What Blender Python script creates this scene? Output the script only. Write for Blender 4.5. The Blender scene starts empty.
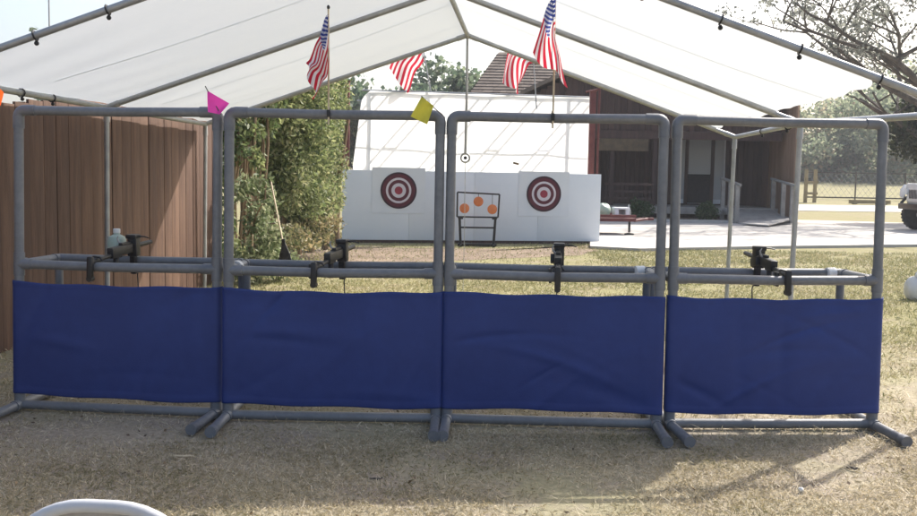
import bpy, bmesh, math, random
import numpy as np
from mathutils import Vector, Matrix, Euler
R = math.radians
rnd = random.Random(11)
sc = bpy.context.scene
C = sc.collection

# ------------------------------------------------------------------ camera
F, PW, PH = 950.0, 917.0, 516.0
CAM_H = 1.36
CROT = Matrix.Rotation(R(90 - 4.81), 3, 'X') @ Matrix.Rotation(R(1.0), 3, 'Z')
cam = bpy.data.cameras.new('camera'); co = bpy.data.objects.new('camera', cam); C.objects.link(co)
cam.sensor_width = 36; cam.lens = 36 * F / PW; cam.clip_start = 0.05; cam.clip_end = 2000
co.matrix_world = Matrix.Translation((0, 0, CAM_H)) @ CROT.to_4x4()
sc.camera = co

def ray(x, y):
    return CROT @ Vector(((x - PW / 2) / F, (PH / 2 - y) / F, -1))
def at(x, y, Y):
    d = ray(x, y); d = d * (Y / d.y); return Vector((d.x, d.y, d.z + CAM_H))
def gnd(x, y, z=0.0):
    d = ray(x, y); d = d * ((z - CAM_H) / d.z); return Vector((d.x, d.y, z))

# ------------------------------------------------------------------ materials
def nodes(name):
    m = bpy.data.materials.new(name); m.use_nodes = True
    nt = m.node_tree; nt.nodes.clear()
    out = nt.nodes.new('ShaderNodeOutputMaterial')
    return m, nt, out
def N(nt, t, **kw):
    n = nt.nodes.new(t)
    for k, v in kw.items(): setattr(n, k, v)
    return n
def rgba(c): return (c[0], c[1], c[2], 1)
def coords(nt, scale=(1, 1, 1), kind='Object'):
    tc = N(nt, 'ShaderNodeTexCoord'); mp = N(nt, 'ShaderNodeMapping'); mp.inputs['Scale'].default_value = scale
    nt.links.new(tc.outputs[kind], mp.inputs['Vector']); return mp.outputs['Vector']
def noise(nt, vec, scale, detail=4, rough=.6):
    n = N(nt, 'ShaderNodeTexNoise'); n.inputs['Scale'].default_value = scale; n.inputs['Detail'].default_value = detail
    n.inputs['Roughness'].default_value = rough; nt.links.new(vec, n.inputs['Vector']); return n.outputs['Fac']
def ramp(nt, fac, stops):
    r = N(nt, 'ShaderNodeValToRGB'); e = r.color_ramp.elements
    while len(e) < len(stops): e.new(.5)
    for i, (p, c) in enumerate(stops): e[i].position = p; e[i].color = rgba(c)
    nt.links.new(fac, r.inputs['Fac']); return r.outputs['Color']
def mixc(nt, fac, a, b, mode='MIX'):
    m = N(nt, 'ShaderNodeMix', data_type='RGBA', blend_type=mode)
    if isinstance(fac, (int, float)): m.inputs['Factor'].default_value = fac
    else: nt.links.new(fac, m.inputs['Factor'])
    for s, v in ((m.inputs['A'], a), (m.inputs['B'], b)):
        pass
    ia, ib = [i for i in m.inputs if i.type == 'RGBA'][:2]
    for s, v in ((ia, a), (ib, b)):
        if isinstance(v, tuple): s.default_value = rgba(v)
        else: nt.links.new(v, s)
    return [o for o in m.outputs if o.type == 'RGBA'][0]
def surf(name, c1, c2, scale=6, rough=.6, bump=.1, bscale=40, stretch=(1, 1, 1), metal=0, trans=0, tcol=None, island=0, spec=.4, fine=.35, flat=False):
    """two tones broken by two noises, optional bump, translucency and a tone step per loose piece"""
    m, nt, out = nodes(name)
    v = coords(nt, stretch)
    a = noise(nt, v, scale); b = noise(nt, v, scale * 9, 3)
    ad = N(nt, 'ShaderNodeMath', operation='MULTIPLY_ADD'); nt.links.new(b, ad.inputs[0]); ad.inputs[1].default_value = fine; nt.links.new(a, ad.inputs[2])
    sb = N(nt, 'ShaderNodeMath', operation='SUBTRACT'); nt.links.new(ad.outputs[0], sb.inputs[0]); sb.inputs[1].default_value = fine * .5
    fac = sb.outputs[0]
    if island:
        g = N(nt, 'ShaderNodeNewGeometry')
        q = N(nt, 'ShaderNodeMath', operation='MULTIPLY_ADD'); nt.links.new(g.outputs['Random Per Island'], q.inputs[0]); q.inputs[1].default_value = island
        nt.links.new(fac, q.inputs[2]); w = N(nt, 'ShaderNodeMath', operation='SUBTRACT'); nt.links.new(q.outputs[0], w.inputs[0]); w.inputs[1].default_value = island * .5
        fac = w.outputs[0]
    col = ramp(nt, fac, [(.3, c1), (.7, c2)])
    p = N(nt, 'ShaderNodeBsdfPrincipled'); nt.links.new(col, p.inputs['Base Color'])
    p.inputs['Roughness'].default_value = rough; p.inputs['Metallic'].default_value = metal; p.inputs['Specular IOR Level'].default_value = spec
    if bump:
        bn = N(nt, 'ShaderNodeBump'); bn.inputs['Strength'].default_value = bump; bn.inputs['Distance'].default_value = .01
        nt.links.new(noise(nt, v, bscale, 4), bn.inputs['Height']); nt.links.new(bn.outputs[0], p.inputs['Normal'])
    sh = p.outputs[0]
    if trans:
        t = N(nt, 'ShaderNodeBsdfTranslucent')
        if tcol: t.inputs['Color'].default_value = rgba(tcol)
        else: nt.links.new(col, t.inputs['Color'])
        mx = N(nt, 'ShaderNodeMixShader'); mx.inputs[0].default_value = trans
        nt.links.new(sh, mx.inputs[1]); nt.links.new(t.outputs[0], mx.inputs[2]); sh = mx.outputs[0]
    nt.links.new(sh, out.inputs['Surface'])
    return m
def leafmat(name, stops, trans=.4, rough=.55, nscale=.9, spread=.55):
    m, nt, out = nodes(name)
    g = N(nt, 'ShaderNodeNewGeometry'); v = coords(nt)
    n = noise(nt, v, nscale, 2)
    q = N(nt, 'ShaderNodeMath', operation='MULTIPLY_ADD'); nt.links.new(g.outputs['Random Per Island'], q.inputs[0]); q.inputs[1].default_value = spread; nt.links.new(n, q.inputs[2])
    w = N(nt, 'ShaderNodeMath', operation='SUBTRACT'); nt.links.new(q.outputs[0], w.inputs[0]); w.inputs[1].default_value = spread * .5
    col = ramp(nt, w.outputs[0], stops)
    p = N(nt, 'ShaderNodeBsdfPrincipled'); nt.links.new(col, p.inputs['Base Color']); p.inputs['Roughness'].default_value = rough; p.inputs['Specular IOR Level'].default_value = .3
    t = N(nt, 'ShaderNodeBsdfTranslucent'); nt.links.new(col, t.inputs['Color'])
    mx = N(nt, 'ShaderNodeMixShader'); mx.inputs[0].default_value = trans
    nt.links.new(p.outputs[0], mx.inputs[1]); nt.links.new(t.outputs[0], mx.inputs[2]); nt.links.new(mx.outputs[0], out.inputs['Surface'])
    return m

M = {}
M['pipe'] = surf('grey_painted_pipe', (.11, .116, .126), (.175, .182, .192), 3.5, .45, .08, 60, spec=.5, fine=.5)
M['fitting'] = surf('grey_pipe_fitting', (.105, .112, .125), (.155, .163, .178), 7, .45, .05, 60, spec=.5)
M['tape'] = surf('white_tape', (.6, .6, .58), (.75, .75, .73), 10, .6, .1)
M['blue'] = surf('blue_tarp', (.009, .027, .142), (.015, .038, .180), 2.2, .5, .15, 240, spec=.3)
M['steel'] = surf('galvanised_tube', (.27, .28, .29), (.37, .38, .385), 8, .45, .04, 80, metal=.35)
M['tarp'] = surf('white_canopy_tarp', (.75, .77, .78), (.8, .815, .815), 1.6, .55, .08, 90, trans=.29, tcol=(.75, .80, .85))
M['screen'] = surf('white_screen_tarp', (.74, .75, .77), (.80, .80, .82), 1.5, .55, .08, 60, trans=.72, tcol=(.90, .91, .92))
M['black'] = surf('black_plastic', (.007, .007, .008), (.016, .016, .018), 14, .42, .08, 90)
M['rubber'] = surf('black_rubber', (.015, .015, .016), (.035, .034, .033), 12, .8, .2, 60)
M['white'] = surf('white_painted_board', (.71, .74, .77), (.75, .775, .80), 1.3, .6, .05, 30)
M['red'] = surf('red_oxide_steel', (.12, .034, .03), (.19, .058, .05), 6, .55, .1, 50)
M['fence'] = surf('brown_fence_board', (.068, .034, .022), (.135, .076, .050), 3.0, .75, .35, 30, stretch=(6, 6, .5), island=.45)
M['siding'] = surf('dark_stained_siding', (.038, .021, .018), (.075, .043, .036), 2, .8, .3, 30, stretch=(5, 5, .6), island=.4)
M['siding2'] = surf('brown_porch_plank', (.32, .19, .12), (.48, .31, .21), 2, .8, .3, 30, stretch=(5, 5, .6), island=.4)
M['sign'] = surf('weathered_sign_board', (.06, .045, .03), (.13, .09, .05), 4, .8, .2, 30)
M['shingle'] = surf('grey_brown_shingle', (.10, .076, .062), (.175, .14, .115), 2.5, .9, .4, 25, island=.5)
M['concrete'] = surf('pale_concrete', (.34, .325, .30), (.44, .42, .39), .8, .85, .2, 50)
M['road'] = surf('pale_dirt_track', (.42, .39, .34), (.55, .52, .46), .6, .95, .2, 30)
M['shadedred'] = surf('shaded_red_paint', (.075, .016, .016), (.13, .03, .03), 6, .5, .1, 50)  # trailer red, darkened in the colour for the shade on the slab
M['soil'] = surf('brown_soil', (.115, .08, .055), (.22, .165, .115), 1.6, .95, .5, 30)
M['greywood'] = surf('grey_weathered_wood', (.24, .22, .195), (.36, .335, .30), 4, .8, .3, 40, stretch=(1, 1, 1))
M['yellowwood'] = surf('yellowed_timber', (.24, .19, .10), (.33, .27, .16), 4, .8, .3, 40)
M['trim'] = surf('white_trim', (.62, .64, .66), (.72, .74, .76), 4, .6, .05, 40)
M['bark'] = surf('grey_bark', (.055, .045, .036), (.13, .11, .09), 5, .9, .6, 20, stretch=(1, 1, .3))
M['stem'] = surf('tan_dry_stem', (.12, .08, .045), (.24, .17, .10), 5, .85, .4, 30, stretch=(1, 1, .3), island=.4)
M['white_paint'] = surf('white_vehicle_paint', (.62, .63, .63), (.72, .72, .72), 2, .3, .02, 30, spec=.5)
M['chair'] = surf('white_chair_plastic', (.36, .37, .39), (.46, .47, .49), 5, .35, .04, 70, spec=.5)
M['chairpanel'] = surf('grey_chair_panel', (.25, .245, .25), (.32, .31, .31), 5, .5, .1, 120)
M['bag'] = surf('white_plastic_bag', (.62, .62, .62), (.74, .74, .73), 6, .4, .2, 30, trans=.2)
M['pink'] = surf('pink_flag_vinyl', (.90, .06, .46), (.95, .09, .54), 5, .5, .05, 50, trans=.5)
M['yellow'] = surf('yellow_flag_vinyl', (.55, .50, .05), (.63, .58, .07), 5, .5, .05, 50, trans=.45)
M['orange'] = surf('orange_flag_vinyl', (.80, .12, .015), (.88, .16, .03), 5, .5, .05, 50, trans=.45)
M['orangedisc'] = surf('orange_paint', (.62, .17, .05), (.75, .25, .09), 8, .6, .05, 50)
M['paper'] = surf('target_paper', (.70, .725, .75), (.74, .76, .78), 4, .8, .1, 20)
M['maroon'] = surf('maroon_ring_ink', (.085, .012, .022), (.125, .022, .035), 9, .7, .05, 50)
M['ringred'] = surf('red_ring_ink', (.26, .025, .045), (.34, .045, .07), 9, .7, .05, 50)
M['ringdark'] = surf('dark_ring_ink', (.03, .012, .02), (.055, .02, .03), 9, .7, .05, 50)
M['ringwhite'] = surf('pale_ring_ink', (.60, .54, .57), (.68, .63, .65), 9, .7, .05, 50)
M['cord'] = surf('pale_cord', (.35, .35, .35), (.5, .5, .5), 9, .8, .1, 50)
M['jug'] = surf('pale_green_plastic', (.42, .52, .45), (.55, .62, .55), 9, .3, .05, 50, trans=.35)
M['rakewood'] = surf('pale_handle_wood', (.42, .34, .22), (.55, .46, .32), 6, .6, .1, 50)
M['rope'] = surf('dark_wire', (.03, .03, .03), (.06, .06, .06), 9, .7, .1, 50)
def glass():
    m, nt, out = nodes('door_glass')
    p = N(nt, 'ShaderNodeBsdfPrincipled'); p.inputs['Base Color'].default_value = (.40, .42, .44, 1); p.inputs['Roughness'].default_value = .12
    p.inputs['Specular IOR Level'].default_value = .6
    nt.links.new(p.outputs[0], out.inputs['Surface']); return m
M['glass'] = glass()
M['darkglass'] = surf('dark_vehicle_glass', (.012, .014, .016), (.02, .022, .025), 4, .06, 0, spec=.6)
M['lf_thicket'] = leafmat('thicket_leaf', [(.22, (.085, .125, .05)), (.45, (.18, .22, .09)), (.64, (.28, .31, .14)), (.85, (.40, .38, .21))], .5, nscale=.8)
M['lf_dry'] = leafmat('dry_vine_leaf', [(.25, (.075, .10, .04)), (.5, (.20, .185, .09)), (.75, (.36, .29, .16))], .4, nscale=.9)
M['lf_pale'] = leafmat('pale_vine_leaf', [(.25, (.10, .14, .06)), (.5, (.20, .24, .12)), (.75, (.34, .36, .22))], .4, nscale=.9)
M['lf_blue'] = leafmat('grey_green_leaf', [(.25, (.08, .13, .08)), (.5, (.13, .18, .115)), (.75, (.20, .24, .15))], .5, nscale=.5)
M['lf_dark'] = leafmat('dark_evergreen_leaf', [(.25, (.018, .03, .012)), (.5, (.035, .05, .02)), (.75, (.075, .085, .035))], .3, nscale=.7)
M['lf_moss'] = leafmat('grey_moss', [(.25, (.14, .15, .13)), (.5, (.22, .23, .20)), (.75, (.30, .31, .27))], .45, nscale=.9)
M['lf_wood'] = leafmat('far_wood_leaf', [(.25, (.16, .20, .13)), (.5, (.27, .31, .20)), (.68, (.36, .38, .26)), (.82, (.45, .34, .23))], .55, nscale=.16)
M['lf_bush'] = leafmat('clipped_bush_leaf', [(.25, (.018, .045, .014)), (.5, (.035, .075, .022)), (.75, (.06, .11, .035))], .3, nscale=3)
M['lf_litter'] = leafmat('dead_leaf', [(.25, (.06, .04, .025)), (.5, (.14, .095, .055)), (.75, (.30, .22, .13))], .15, nscale=2)
M['blade'] = leafmat('lawn_blade', [(.18, (.19, .18, .085)), (.34, (.31, .265, .155)), (.5, (.43, .365, .245)), (.75, (.62, .545, .41))], .3, nscale=1.3, spread=.45)

M['blade_far'] = leafmat('range_lawn_blade', [(.16, (.13, .15, .055)), (.36, (.20, .205, .085)), (.55, (.275, .255, .125)), (.8, (.40, .35, .21))], .3, nscale=.6, spread=.5)
def ground_mat():
    m, nt, out = nodes('dry_lawn')
    v = coords(nt)
    big = noise(nt, v, .35, 4); mid = noise(nt, v, 1.7, 5, .7); fine = noise(nt, v, 26, 6, .8)
    straw = ramp(nt, fine, [(.25, (.17, .14, .105)), (.5, (.32, .275, .21)), (.75, (.46, .41, .325))])
    green = ramp(nt, fine, [(.25, (.15, .14, .085)), (.5, (.27, .25, .155)), (.78, (.40, .365, .25))])
    dirt = ramp(nt, fine, [(.25, (.17, .14, .115)), (.5, (.29, .245, .20)), (.78, (.39, .34, .285))])
    f1 = ramp(nt, big, [(.42, (0, 0, 0)), (.62, (1, 1, 1))]); f2 = ramp(nt, mid, [(.5, (0, 0, 0)), (.66, (1, 1, 1))])
    col = mixc(nt, f1, straw, green); col = mixc(nt, f2, col, dirt)
    sp = N(nt, 'ShaderNodeSeparateXYZ'); nt.links.new(v, sp.inputs[0]); mr = N(nt, 'ShaderNodeMapRange'); mr.inputs['From Min'].default_value = 6.5; mr.inputs['From Max'].default_value = 9.5
    nt.links.new(sp.outputs['Y'], mr.inputs['Value'])
    lawn = ramp(nt, fine, [(.25, (.12, .115, .05)), (.5, (.215, .20, .10)), (.78, (.32, .285, .17))]); lawn = mixc(nt, f2, lawn, (.25, .21, .145)); col = mixc(nt, mr.outputs[0], col, lawn)
    p = N(nt, 'ShaderNodeBsdfPrincipled'); nt.links.new(col, p.inputs['Base Color']); p.inputs['Roughness'].default_value = .95; p.inputs['Specular IOR Level'].default_value = .15
    bn = N(nt, 'ShaderNodeBump'); bn.inputs['Strength'].default_value = .7; bn.inputs['Distance'].default_value = .02
    nt.links.new(fine, bn.inputs['Height']); nt.links.new(bn.outputs[0], p.inputs['Normal'])
    nt.links.new(p.outputs[0], out.inputs['Surface']); return m
M['ground'] = ground_mat()

def flag_mat():
    m, nt, out = nodes('striped_flag_cloth')
    uv = N(nt, 'ShaderNodeUVMap'); sx = N(nt, 'ShaderNodeSeparateXYZ'); nt.links.new(uv.outputs[0], sx.inputs[0])
    U, V = sx.outputs[0], sx.outputs[1]
    def mth(op, a, b=None, c=None):
        n = N(nt, 'ShaderNodeMath', operation=op)
        for i, q in enumerate((a, b, c)):
            if q is None: continue
            if isinstance(q, (int, float)): n.inputs[i].default_value = q
            else: nt.links.new(q, n.inputs[i])
        return n.outputs[0]
    st = mth('MODULO', mth('FLOOR', mth('MULTIPLY', V, 13)), 2)          # 0 red, 1 white
    col = mixc(nt, st, (.52, .022, .05), (.80, .78, .78))
    cant = mth('MULTIPLY', mth('LESS_THAN', U, .4), mth('LESS_THAN', V, 7 / 13))
    # rows of stars, staggered
    cu = mth('MULTIPLY', U, 11 / .4); cv = mth('MULTIPLY', V, 9 / (7 / 13))
    ru, rv = mth('FLOOR', cu), mth('FLOOR', cv)
    odd = mth('LESS_THAN', mth('MODULO', mth('ADD', ru, rv), 2), .5)
    du = mth('SUBTRACT', mth('FRACT', cu), .5); dv = mth('SUBTRACT', mth('FRACT', cv), .5)
    dd = mth('ADD', mth('MULTIPLY', du, du), mth('MULTIPLY', dv, dv))
    star = mth('MULTIPLY', mth('LESS_THAN', dd, .16), odd)
    cc = mixc(nt, star, (.035, .055, .24), (.80, .79, .80))
    col = mixc(nt, cant, col, cc)
    p = N(nt, 'ShaderNodeBsdfPrincipled'); nt.links.new(col, p.inputs['Base Color']); p.inputs['Roughness'].default_value = .7; p.inputs['Specular IOR Level'].default_value = .2
    t = N(nt, 'ShaderNodeBsdfTranslucent'); nt.links.new(col, t.inputs['Color'])
    mx = N(nt, 'ShaderNodeMixShader'); mx.inputs[0].default_value = .45
    nt.links.new(p.outputs[0], mx.inputs[1]); nt.links.new(t.outputs[0], mx.inputs[2]); nt.links.new(mx.outputs[0], out.inputs['Surface'])
    return m
M['flag'] = flag_mat()

# ------------------------------------------------------------------ mesh builder
class MB:
    def __init__(s): s.v = []; s.f = []; s.m = []
    def add(s, vs, fs, m=0):
        o = len(s.v); s.v += [tuple(v) for v in vs]; s.f += [tuple(i + o for i in f) for f in fs]; s.m += [m] * len(fs); return s
    def box(s, c, size, rot=None, m=0, bev=0):
        c = Vector(c); h = Vector(size) / 2
        rm = rot if isinstance(rot, Matrix) else (Euler(rot).to_matrix() if rot else Matrix.Identity(3))
        if bev:
            bm = bmesh.new(); bmesh.ops.create_cube(bm, size=1)
            for v in bm.verts: v.co = Vector((v.co.x * size[0], v.co.y * size[1], v.co.z * size[2]))
            bmesh.ops.bevel(bm, geom=bm.edges[:], offset=bev, segments=2, affect='EDGES', profile=.6)
            bm.verts.index_update()
            s.add([c + rm @ v.co for v in bm.verts], [[v.index for v in f.verts] for f in bm.faces], m); bm.free(); return s
        vs = [c + rm @ Vector((x * h.x, y * h.y, z * h.z)) for x in (-1, 1) for y in (-1, 1) for z in (-1, 1)]
        return s.add(vs, [(0, 1, 3, 2), (4, 6, 7, 5), (0, 4, 5, 1), (2, 3, 7, 6), (0, 2, 6, 4), (1, 5, 7, 3)], m)
    def tube(s, pts, r, n=12, m=0, cap=True, closed=False):
        P = [Vector(p) for p in pts]; k = len(P); rs = r if isinstance(r, (list, tuple)) else [r] * k
        def tang(i):
            if closed: return (P[(i + 1) % k] - P[(i - 1) % k]).normalized()
            return (P[min(i + 1, k - 1)] - P[max(i - 1, 0)]).normalized()
        t0 = tang(0); a = Vector((0, 0, 1)) if abs(t0.z) < .9 else Vector((1, 0, 0))
        u = t0.cross(a).normalized(); vs = []
        for i in range(k):
            t = tang(i); u = (u - t * u.dot(t)).normalized(); w = t.cross(u)
            for j in range(n):
                an = 2 * math.pi * j / n; vs.append(P[i] + (u * math.cos(an) + w * math.sin(an)) * rs[i])
        fs = []
        for i in range(k if closed else k - 1):
            i2 = (i + 1) % k
            for j in range(n):
                j2 = (j + 1) % n; fs.append((i * n + j, i * n + j2, i2 * n + j2, i2 * n + j))
        if cap and not closed: fs += [tuple(range(n))[::-1], tuple((k - 1) * n + j for j in range(n))]
        return s.add(vs, fs, m)
    def lathe(s, prof, n=20, c=(0, 0, 0), axis='Z', m=0):
        vs = []; c = Vector(c)
        for (r, z) in prof:
            for j in range(n):
                a = 2 * math.pi * j / n; p = (r * math.cos(a), r * math.sin(a), z)
                if axis == 'Y': p = (p[0], p[2], p[1])
                if axis == 'X': p = (p[2], p[0], p[1])
                vs.append(c + Vector(p))
        fs = [(i * n + j, i * n + (j + 1) % n, (i + 1) * n + (j + 1) % n, (i + 1) * n + j) for i in range(len(prof) - 1) for j in range(n)]
        fs += [tuple(range(n))[::-1], tuple((len(prof) - 1) * n + j for j in range(n))]
        return s.add(vs, fs, m)
    def prism(s, poly, d, m=0):
        """poly: 3-D outline, d: extrusion vector"""
        n = len(poly); P = [Vector(p) for p in poly]; d = Vector(d)
        return s.add(P + [p + d for p in P], [tuple(range(n)), tuple(range(2 * n - 1, n - 1, -1))] + [(i, i + n, (i + 1) % n + n, (i + 1) % n) for i in range(n)], m)
    def blob(s, c, r, n=12, amp=.12, seed=0, m=0):
        q = random.Random(seed); ph = [q.uniform(0, 6) for _ in range(6)]; vs = []; fs = []; c = Vector(c)
        for i in range(n + 1):
            th = math.pi * i / n
            for j in range(2 * n):
                a = math.pi * j / n
                k = 1 + amp * (math.sin(3 * a + ph[0]) * math.sin(2 * th + ph[1]) + .6 * math.sin(5 * a + ph[2] + 3 * th) * math.sin(th))
                vs.append(c + Vector((r[0] * math.sin(th) * math.cos(a) * k, r[1] * math.sin(th) * math.sin(a) * k, r[2] * math.cos(th) * k)))
        w = 2 * n
        for i in range(n):
            for j in range(w): fs.append((i * w + j, (i + 1) * w + j, (i + 1) * w + (j + 1) % w, i * w + (j + 1) % w))
        return s.add(vs, fs, m)
    def build(s, name, mats, parent=None, world=False, smooth=True):
        me = bpy.data.meshes.new(name); vs = s.v
        if parent is not None and world:
            inv = root_m(parent).inverted(); vs = [inv @ Vector(v) for v in vs]
        me.from_pydata(vs, [], s.f)
        for mt in (mats if isinstance(mats, (list, tuple)) else [mats]): me.materials.append(mt)
        if any(s.m): me.polygons.foreach_set('material_index', s.m)
        bm = bmesh.new(); bm.from_mesh(me); bmesh.ops.recalc_face_normals(bm, faces=bm.faces[:]); bm.to_mesh(me); bm.free()
        if smooth:
            me.polygons.foreach_set('use_smooth', [True] * len(me.polygons)); me.set_sharp_from_angle(angle=R(38))
        me.update()
        o = bpy.data.objects.new(name, me); C.objects.link(o)
        if parent is not None: o.parent = parent
        return o
def root_m(o):
    while o.parent is not None: o = o.parent
    return Matrix.Translation(o.location) @ Euler(o.rotation_euler).to_matrix().to_4x4()
def tag(o, label, cat, group=None, kind=None):
    if label: o['label'] = label
    if cat: o['category'] = cat
    if group: o['group'] = group
    if kind: o['kind'] = kind
    return o
def thing(name, label, cat, loc=(0, 0, 0), rz=0, group=None):
    o = bpy.data.objects.new(name, None); C.objects.link(o); o.empty_display_size = .2
    o.location = loc; o.rotation_euler = (0, 0, rz); return tag(o, label, cat, group)
def copy_tree(o, parent=None):
    c = o.copy(); C.objects.link(c)
    if parent is not None: c.parent = parent
    for ch in [x for x in bpy.data.objects if x.parent == o]: copy_tree(ch, c)
    return c
def structure(o): o['kind'] = 'structure'; return o

def quads_np(name, V, mat, parent=None, npf=4):
    """V: (n, npf, 3) array of separate faces -> one mesh"""
    n = len(V); me = bpy.data.meshes.new(name)
    me.vertices.add(n * npf); me.vertices.foreach_set('co', V.reshape(-1).astype(np.float32))
    me.loops.add(n * npf); me.loops.foreach_set('vertex_index', np.arange(n * npf, dtype=np.int32))
    me.polygons.add(n); me.polygons.foreach_set('loop_start', np.arange(0, n * npf, npf, dtype=np.int32))
    me.update(calc_edges=True); me.materials.append(mat)
    o = bpy.data.objects.new(name, me); C.objects.link(o)
    if parent is not None: o.parent = parent
    return o
def leaf_faces(P, size, rng, droop=0, aspect=.45):
    n = len(P)
    d = rng.normal(size=(n, 3)); d[:, 2] -= droop; d /= np.linalg.norm(d, axis=1)[:, None]
    e = rng.normal(size=(n, 3)); e = np.cross(d, e); e /= np.linalg.norm(e, axis=1)[:, None]
    L = size * rng.uniform(.6, 1.3, n)[:, None]
    nn = np.cross(d, e)
    return np.stack([P, P + d * L * .5 + e * L * aspect + nn * L * .08, P + d * L, P + d * L * .5 - e * L * aspect + nn * L * .08], 1)
def clump_pts(clumps, n, rng, shell=.45):
    w = np.array([c[1][0] * c[1][1] * c[1][2] for c in clumps]) ** .75; w /= w.sum()
    idx = rng.choice(len(clumps), n, p=w)
    cen = np.array([tuple(c[0]) for c in clumps])[idx]; rad = np.array([c[1] for c in clumps])[idx]
    d = rng.normal(size=(n, 3)); d /= np.linalg.norm(d, axis=1)[:, None]
    r = rng.uniform(0, 1, n)[:, None] ** shell
    return cen + d * r * rad

# ------------------------------------------------------------------ world and sun
SUN = Vector((.75, .76, 1.0)).normalized()
w = bpy.data.worlds.new('World'); sc.world = w; w.use_nodes = True; nt = w.node_tree; nt.nodes.clear()
wo = nt.nodes.new('ShaderNodeOutputWorld'); bg = nt.nodes.new('ShaderNodeBackground'); sky = nt.nodes.new('ShaderNodeTexSky')
sky.sky_type = 'NISHITA'; sky.sun_disc = False
sky.sun_elevation = math.asin(SUN.z); sky.sun_rotation = math.atan2(SUN.x, SUN.y)
sky.air_density = 1.0; sky.dust_density = 5.0; sky.ozone_density = 1.0
bg.inputs['Strength'].default_value = .148
nt.links.new(sky.outputs[0], bg.inputs['Color']); nt.links.new(bg.outputs[0], wo.inputs['Surface'])
sl = bpy.data.lights.new('sun', 'SUN'); sl.energy = 4.0; sl.angle = R(.5); sl.color = (1, .95, .87)
so = bpy.data.objects.new('sun', sl); C.objects.link(so); so.rotation_euler = SUN.to_track_quat('Z', 'Y').to_euler(); so.location = (20, 16, 30)
vs = sc.view_settings; vs.view_transform = 'Standard'; vs.look = 'None'; vs.gamma = 1; vs.use_curve_mapping = False; vs.exposure = 1.0

# ------------------------------------------------------------------ terrain
def hz(x, y):
    """ground height: flat range, then a gentle rise beyond the drive"""
    t = max(0.0, y - 36.0); return .034 * t * t / (t + 8.0)
def ground():
    xs = sorted(set([-260, -150, -90] + [x for x in range(-60, 61, 4)] + [90, 150, 260]))
    ys = sorted(set([-60, -20, -6] + list(range(-2, 60, 2)) + list(range(60, 140, 8)) + [160, 200, 300]))
    mb = MB(); vs = [(x, y, hz(x, min(y, 160))) for y in ys for x in xs]; k = len(xs)
    fs = [(j * k + i, j * k + i + 1, (j + 1) * k + i + 1, (j + 1) * k + i) for j in range(len(ys) - 1) for i in range(k - 1)]
    mb.add(vs, fs); return structure(mb.build('ground', M['ground']))
ground()
def sheet(name, pts, z, mat, th=.0):
    """flat patch with a slightly wandering edge, lying just above the ground"""
    q = random.Random(len(pts)); P = []
    for i in range(len(pts)):
        a, b = Vector(pts[i]), Vector(pts[(i + 1) % len(pts)]); n = max(2, int((b - a).length / .35))
        for j in range(n):
            p = a.lerp(b, j / n); P.append((p.x + q.uniform(-1, 1) * th, p.y + q.uniform(-1, 1) * th))
    cx = sum(p[0] for p in P) / len(P); cy = sum(p[1] for p in P) / len(P)
    mb = MB(); mb.add([(cx, cy, hz(cx, cy) + z)] + [(x, y, hz(x, y) + z) for x, y in P], [(0, i + 1, (i + 1) % len(P) + 1) for i in range(len(P))])
    return structure(mb.build(name, mat))
g = lambda x, y: gnd(x, y).to_2d()
# bare earth below the backstop, pale slab in front of the building, track by the far fence
sheet('soil', [g(268, 252), g(345, 247), g(470, 249), g(560, 248), g(612, 243), g(585, 255), g(500, 259), g(430, 262), g(340, 262), g(290, 262)], .004, M['soil'], .10)
mb = MB()
slab = [g(590, 249), g(640, 251.5), g(760, 249), g(917, 247), Vector((16, 19.5)), Vector((24, 25)), Vector((24, 31)), Vector((13, 34.5)), Vector((1.5, 34.5)), g(590, 228)]
mb.prism([(p.x, p.y, .06) for p in slab], (0, 0, -.16)); structure(mb.build('slab', M['concrete']))
mb = MB(); yy = [44.0, 49.5]
xs = list(range(8, 80, 4)); vsn = []
for x in xs:
    for y in yy: vsn.append((x, y + .4 * math.sin(x * .3), hz(x, y + .4 * math.sin(x * .3)) + .02))
mb.add(vsn, [(2 * i, 2 * i + 2, 2 * i + 3, 2 * i + 1) for i in range(len(xs) - 1)]); structure(mb.build('road', M['road']))

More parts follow.
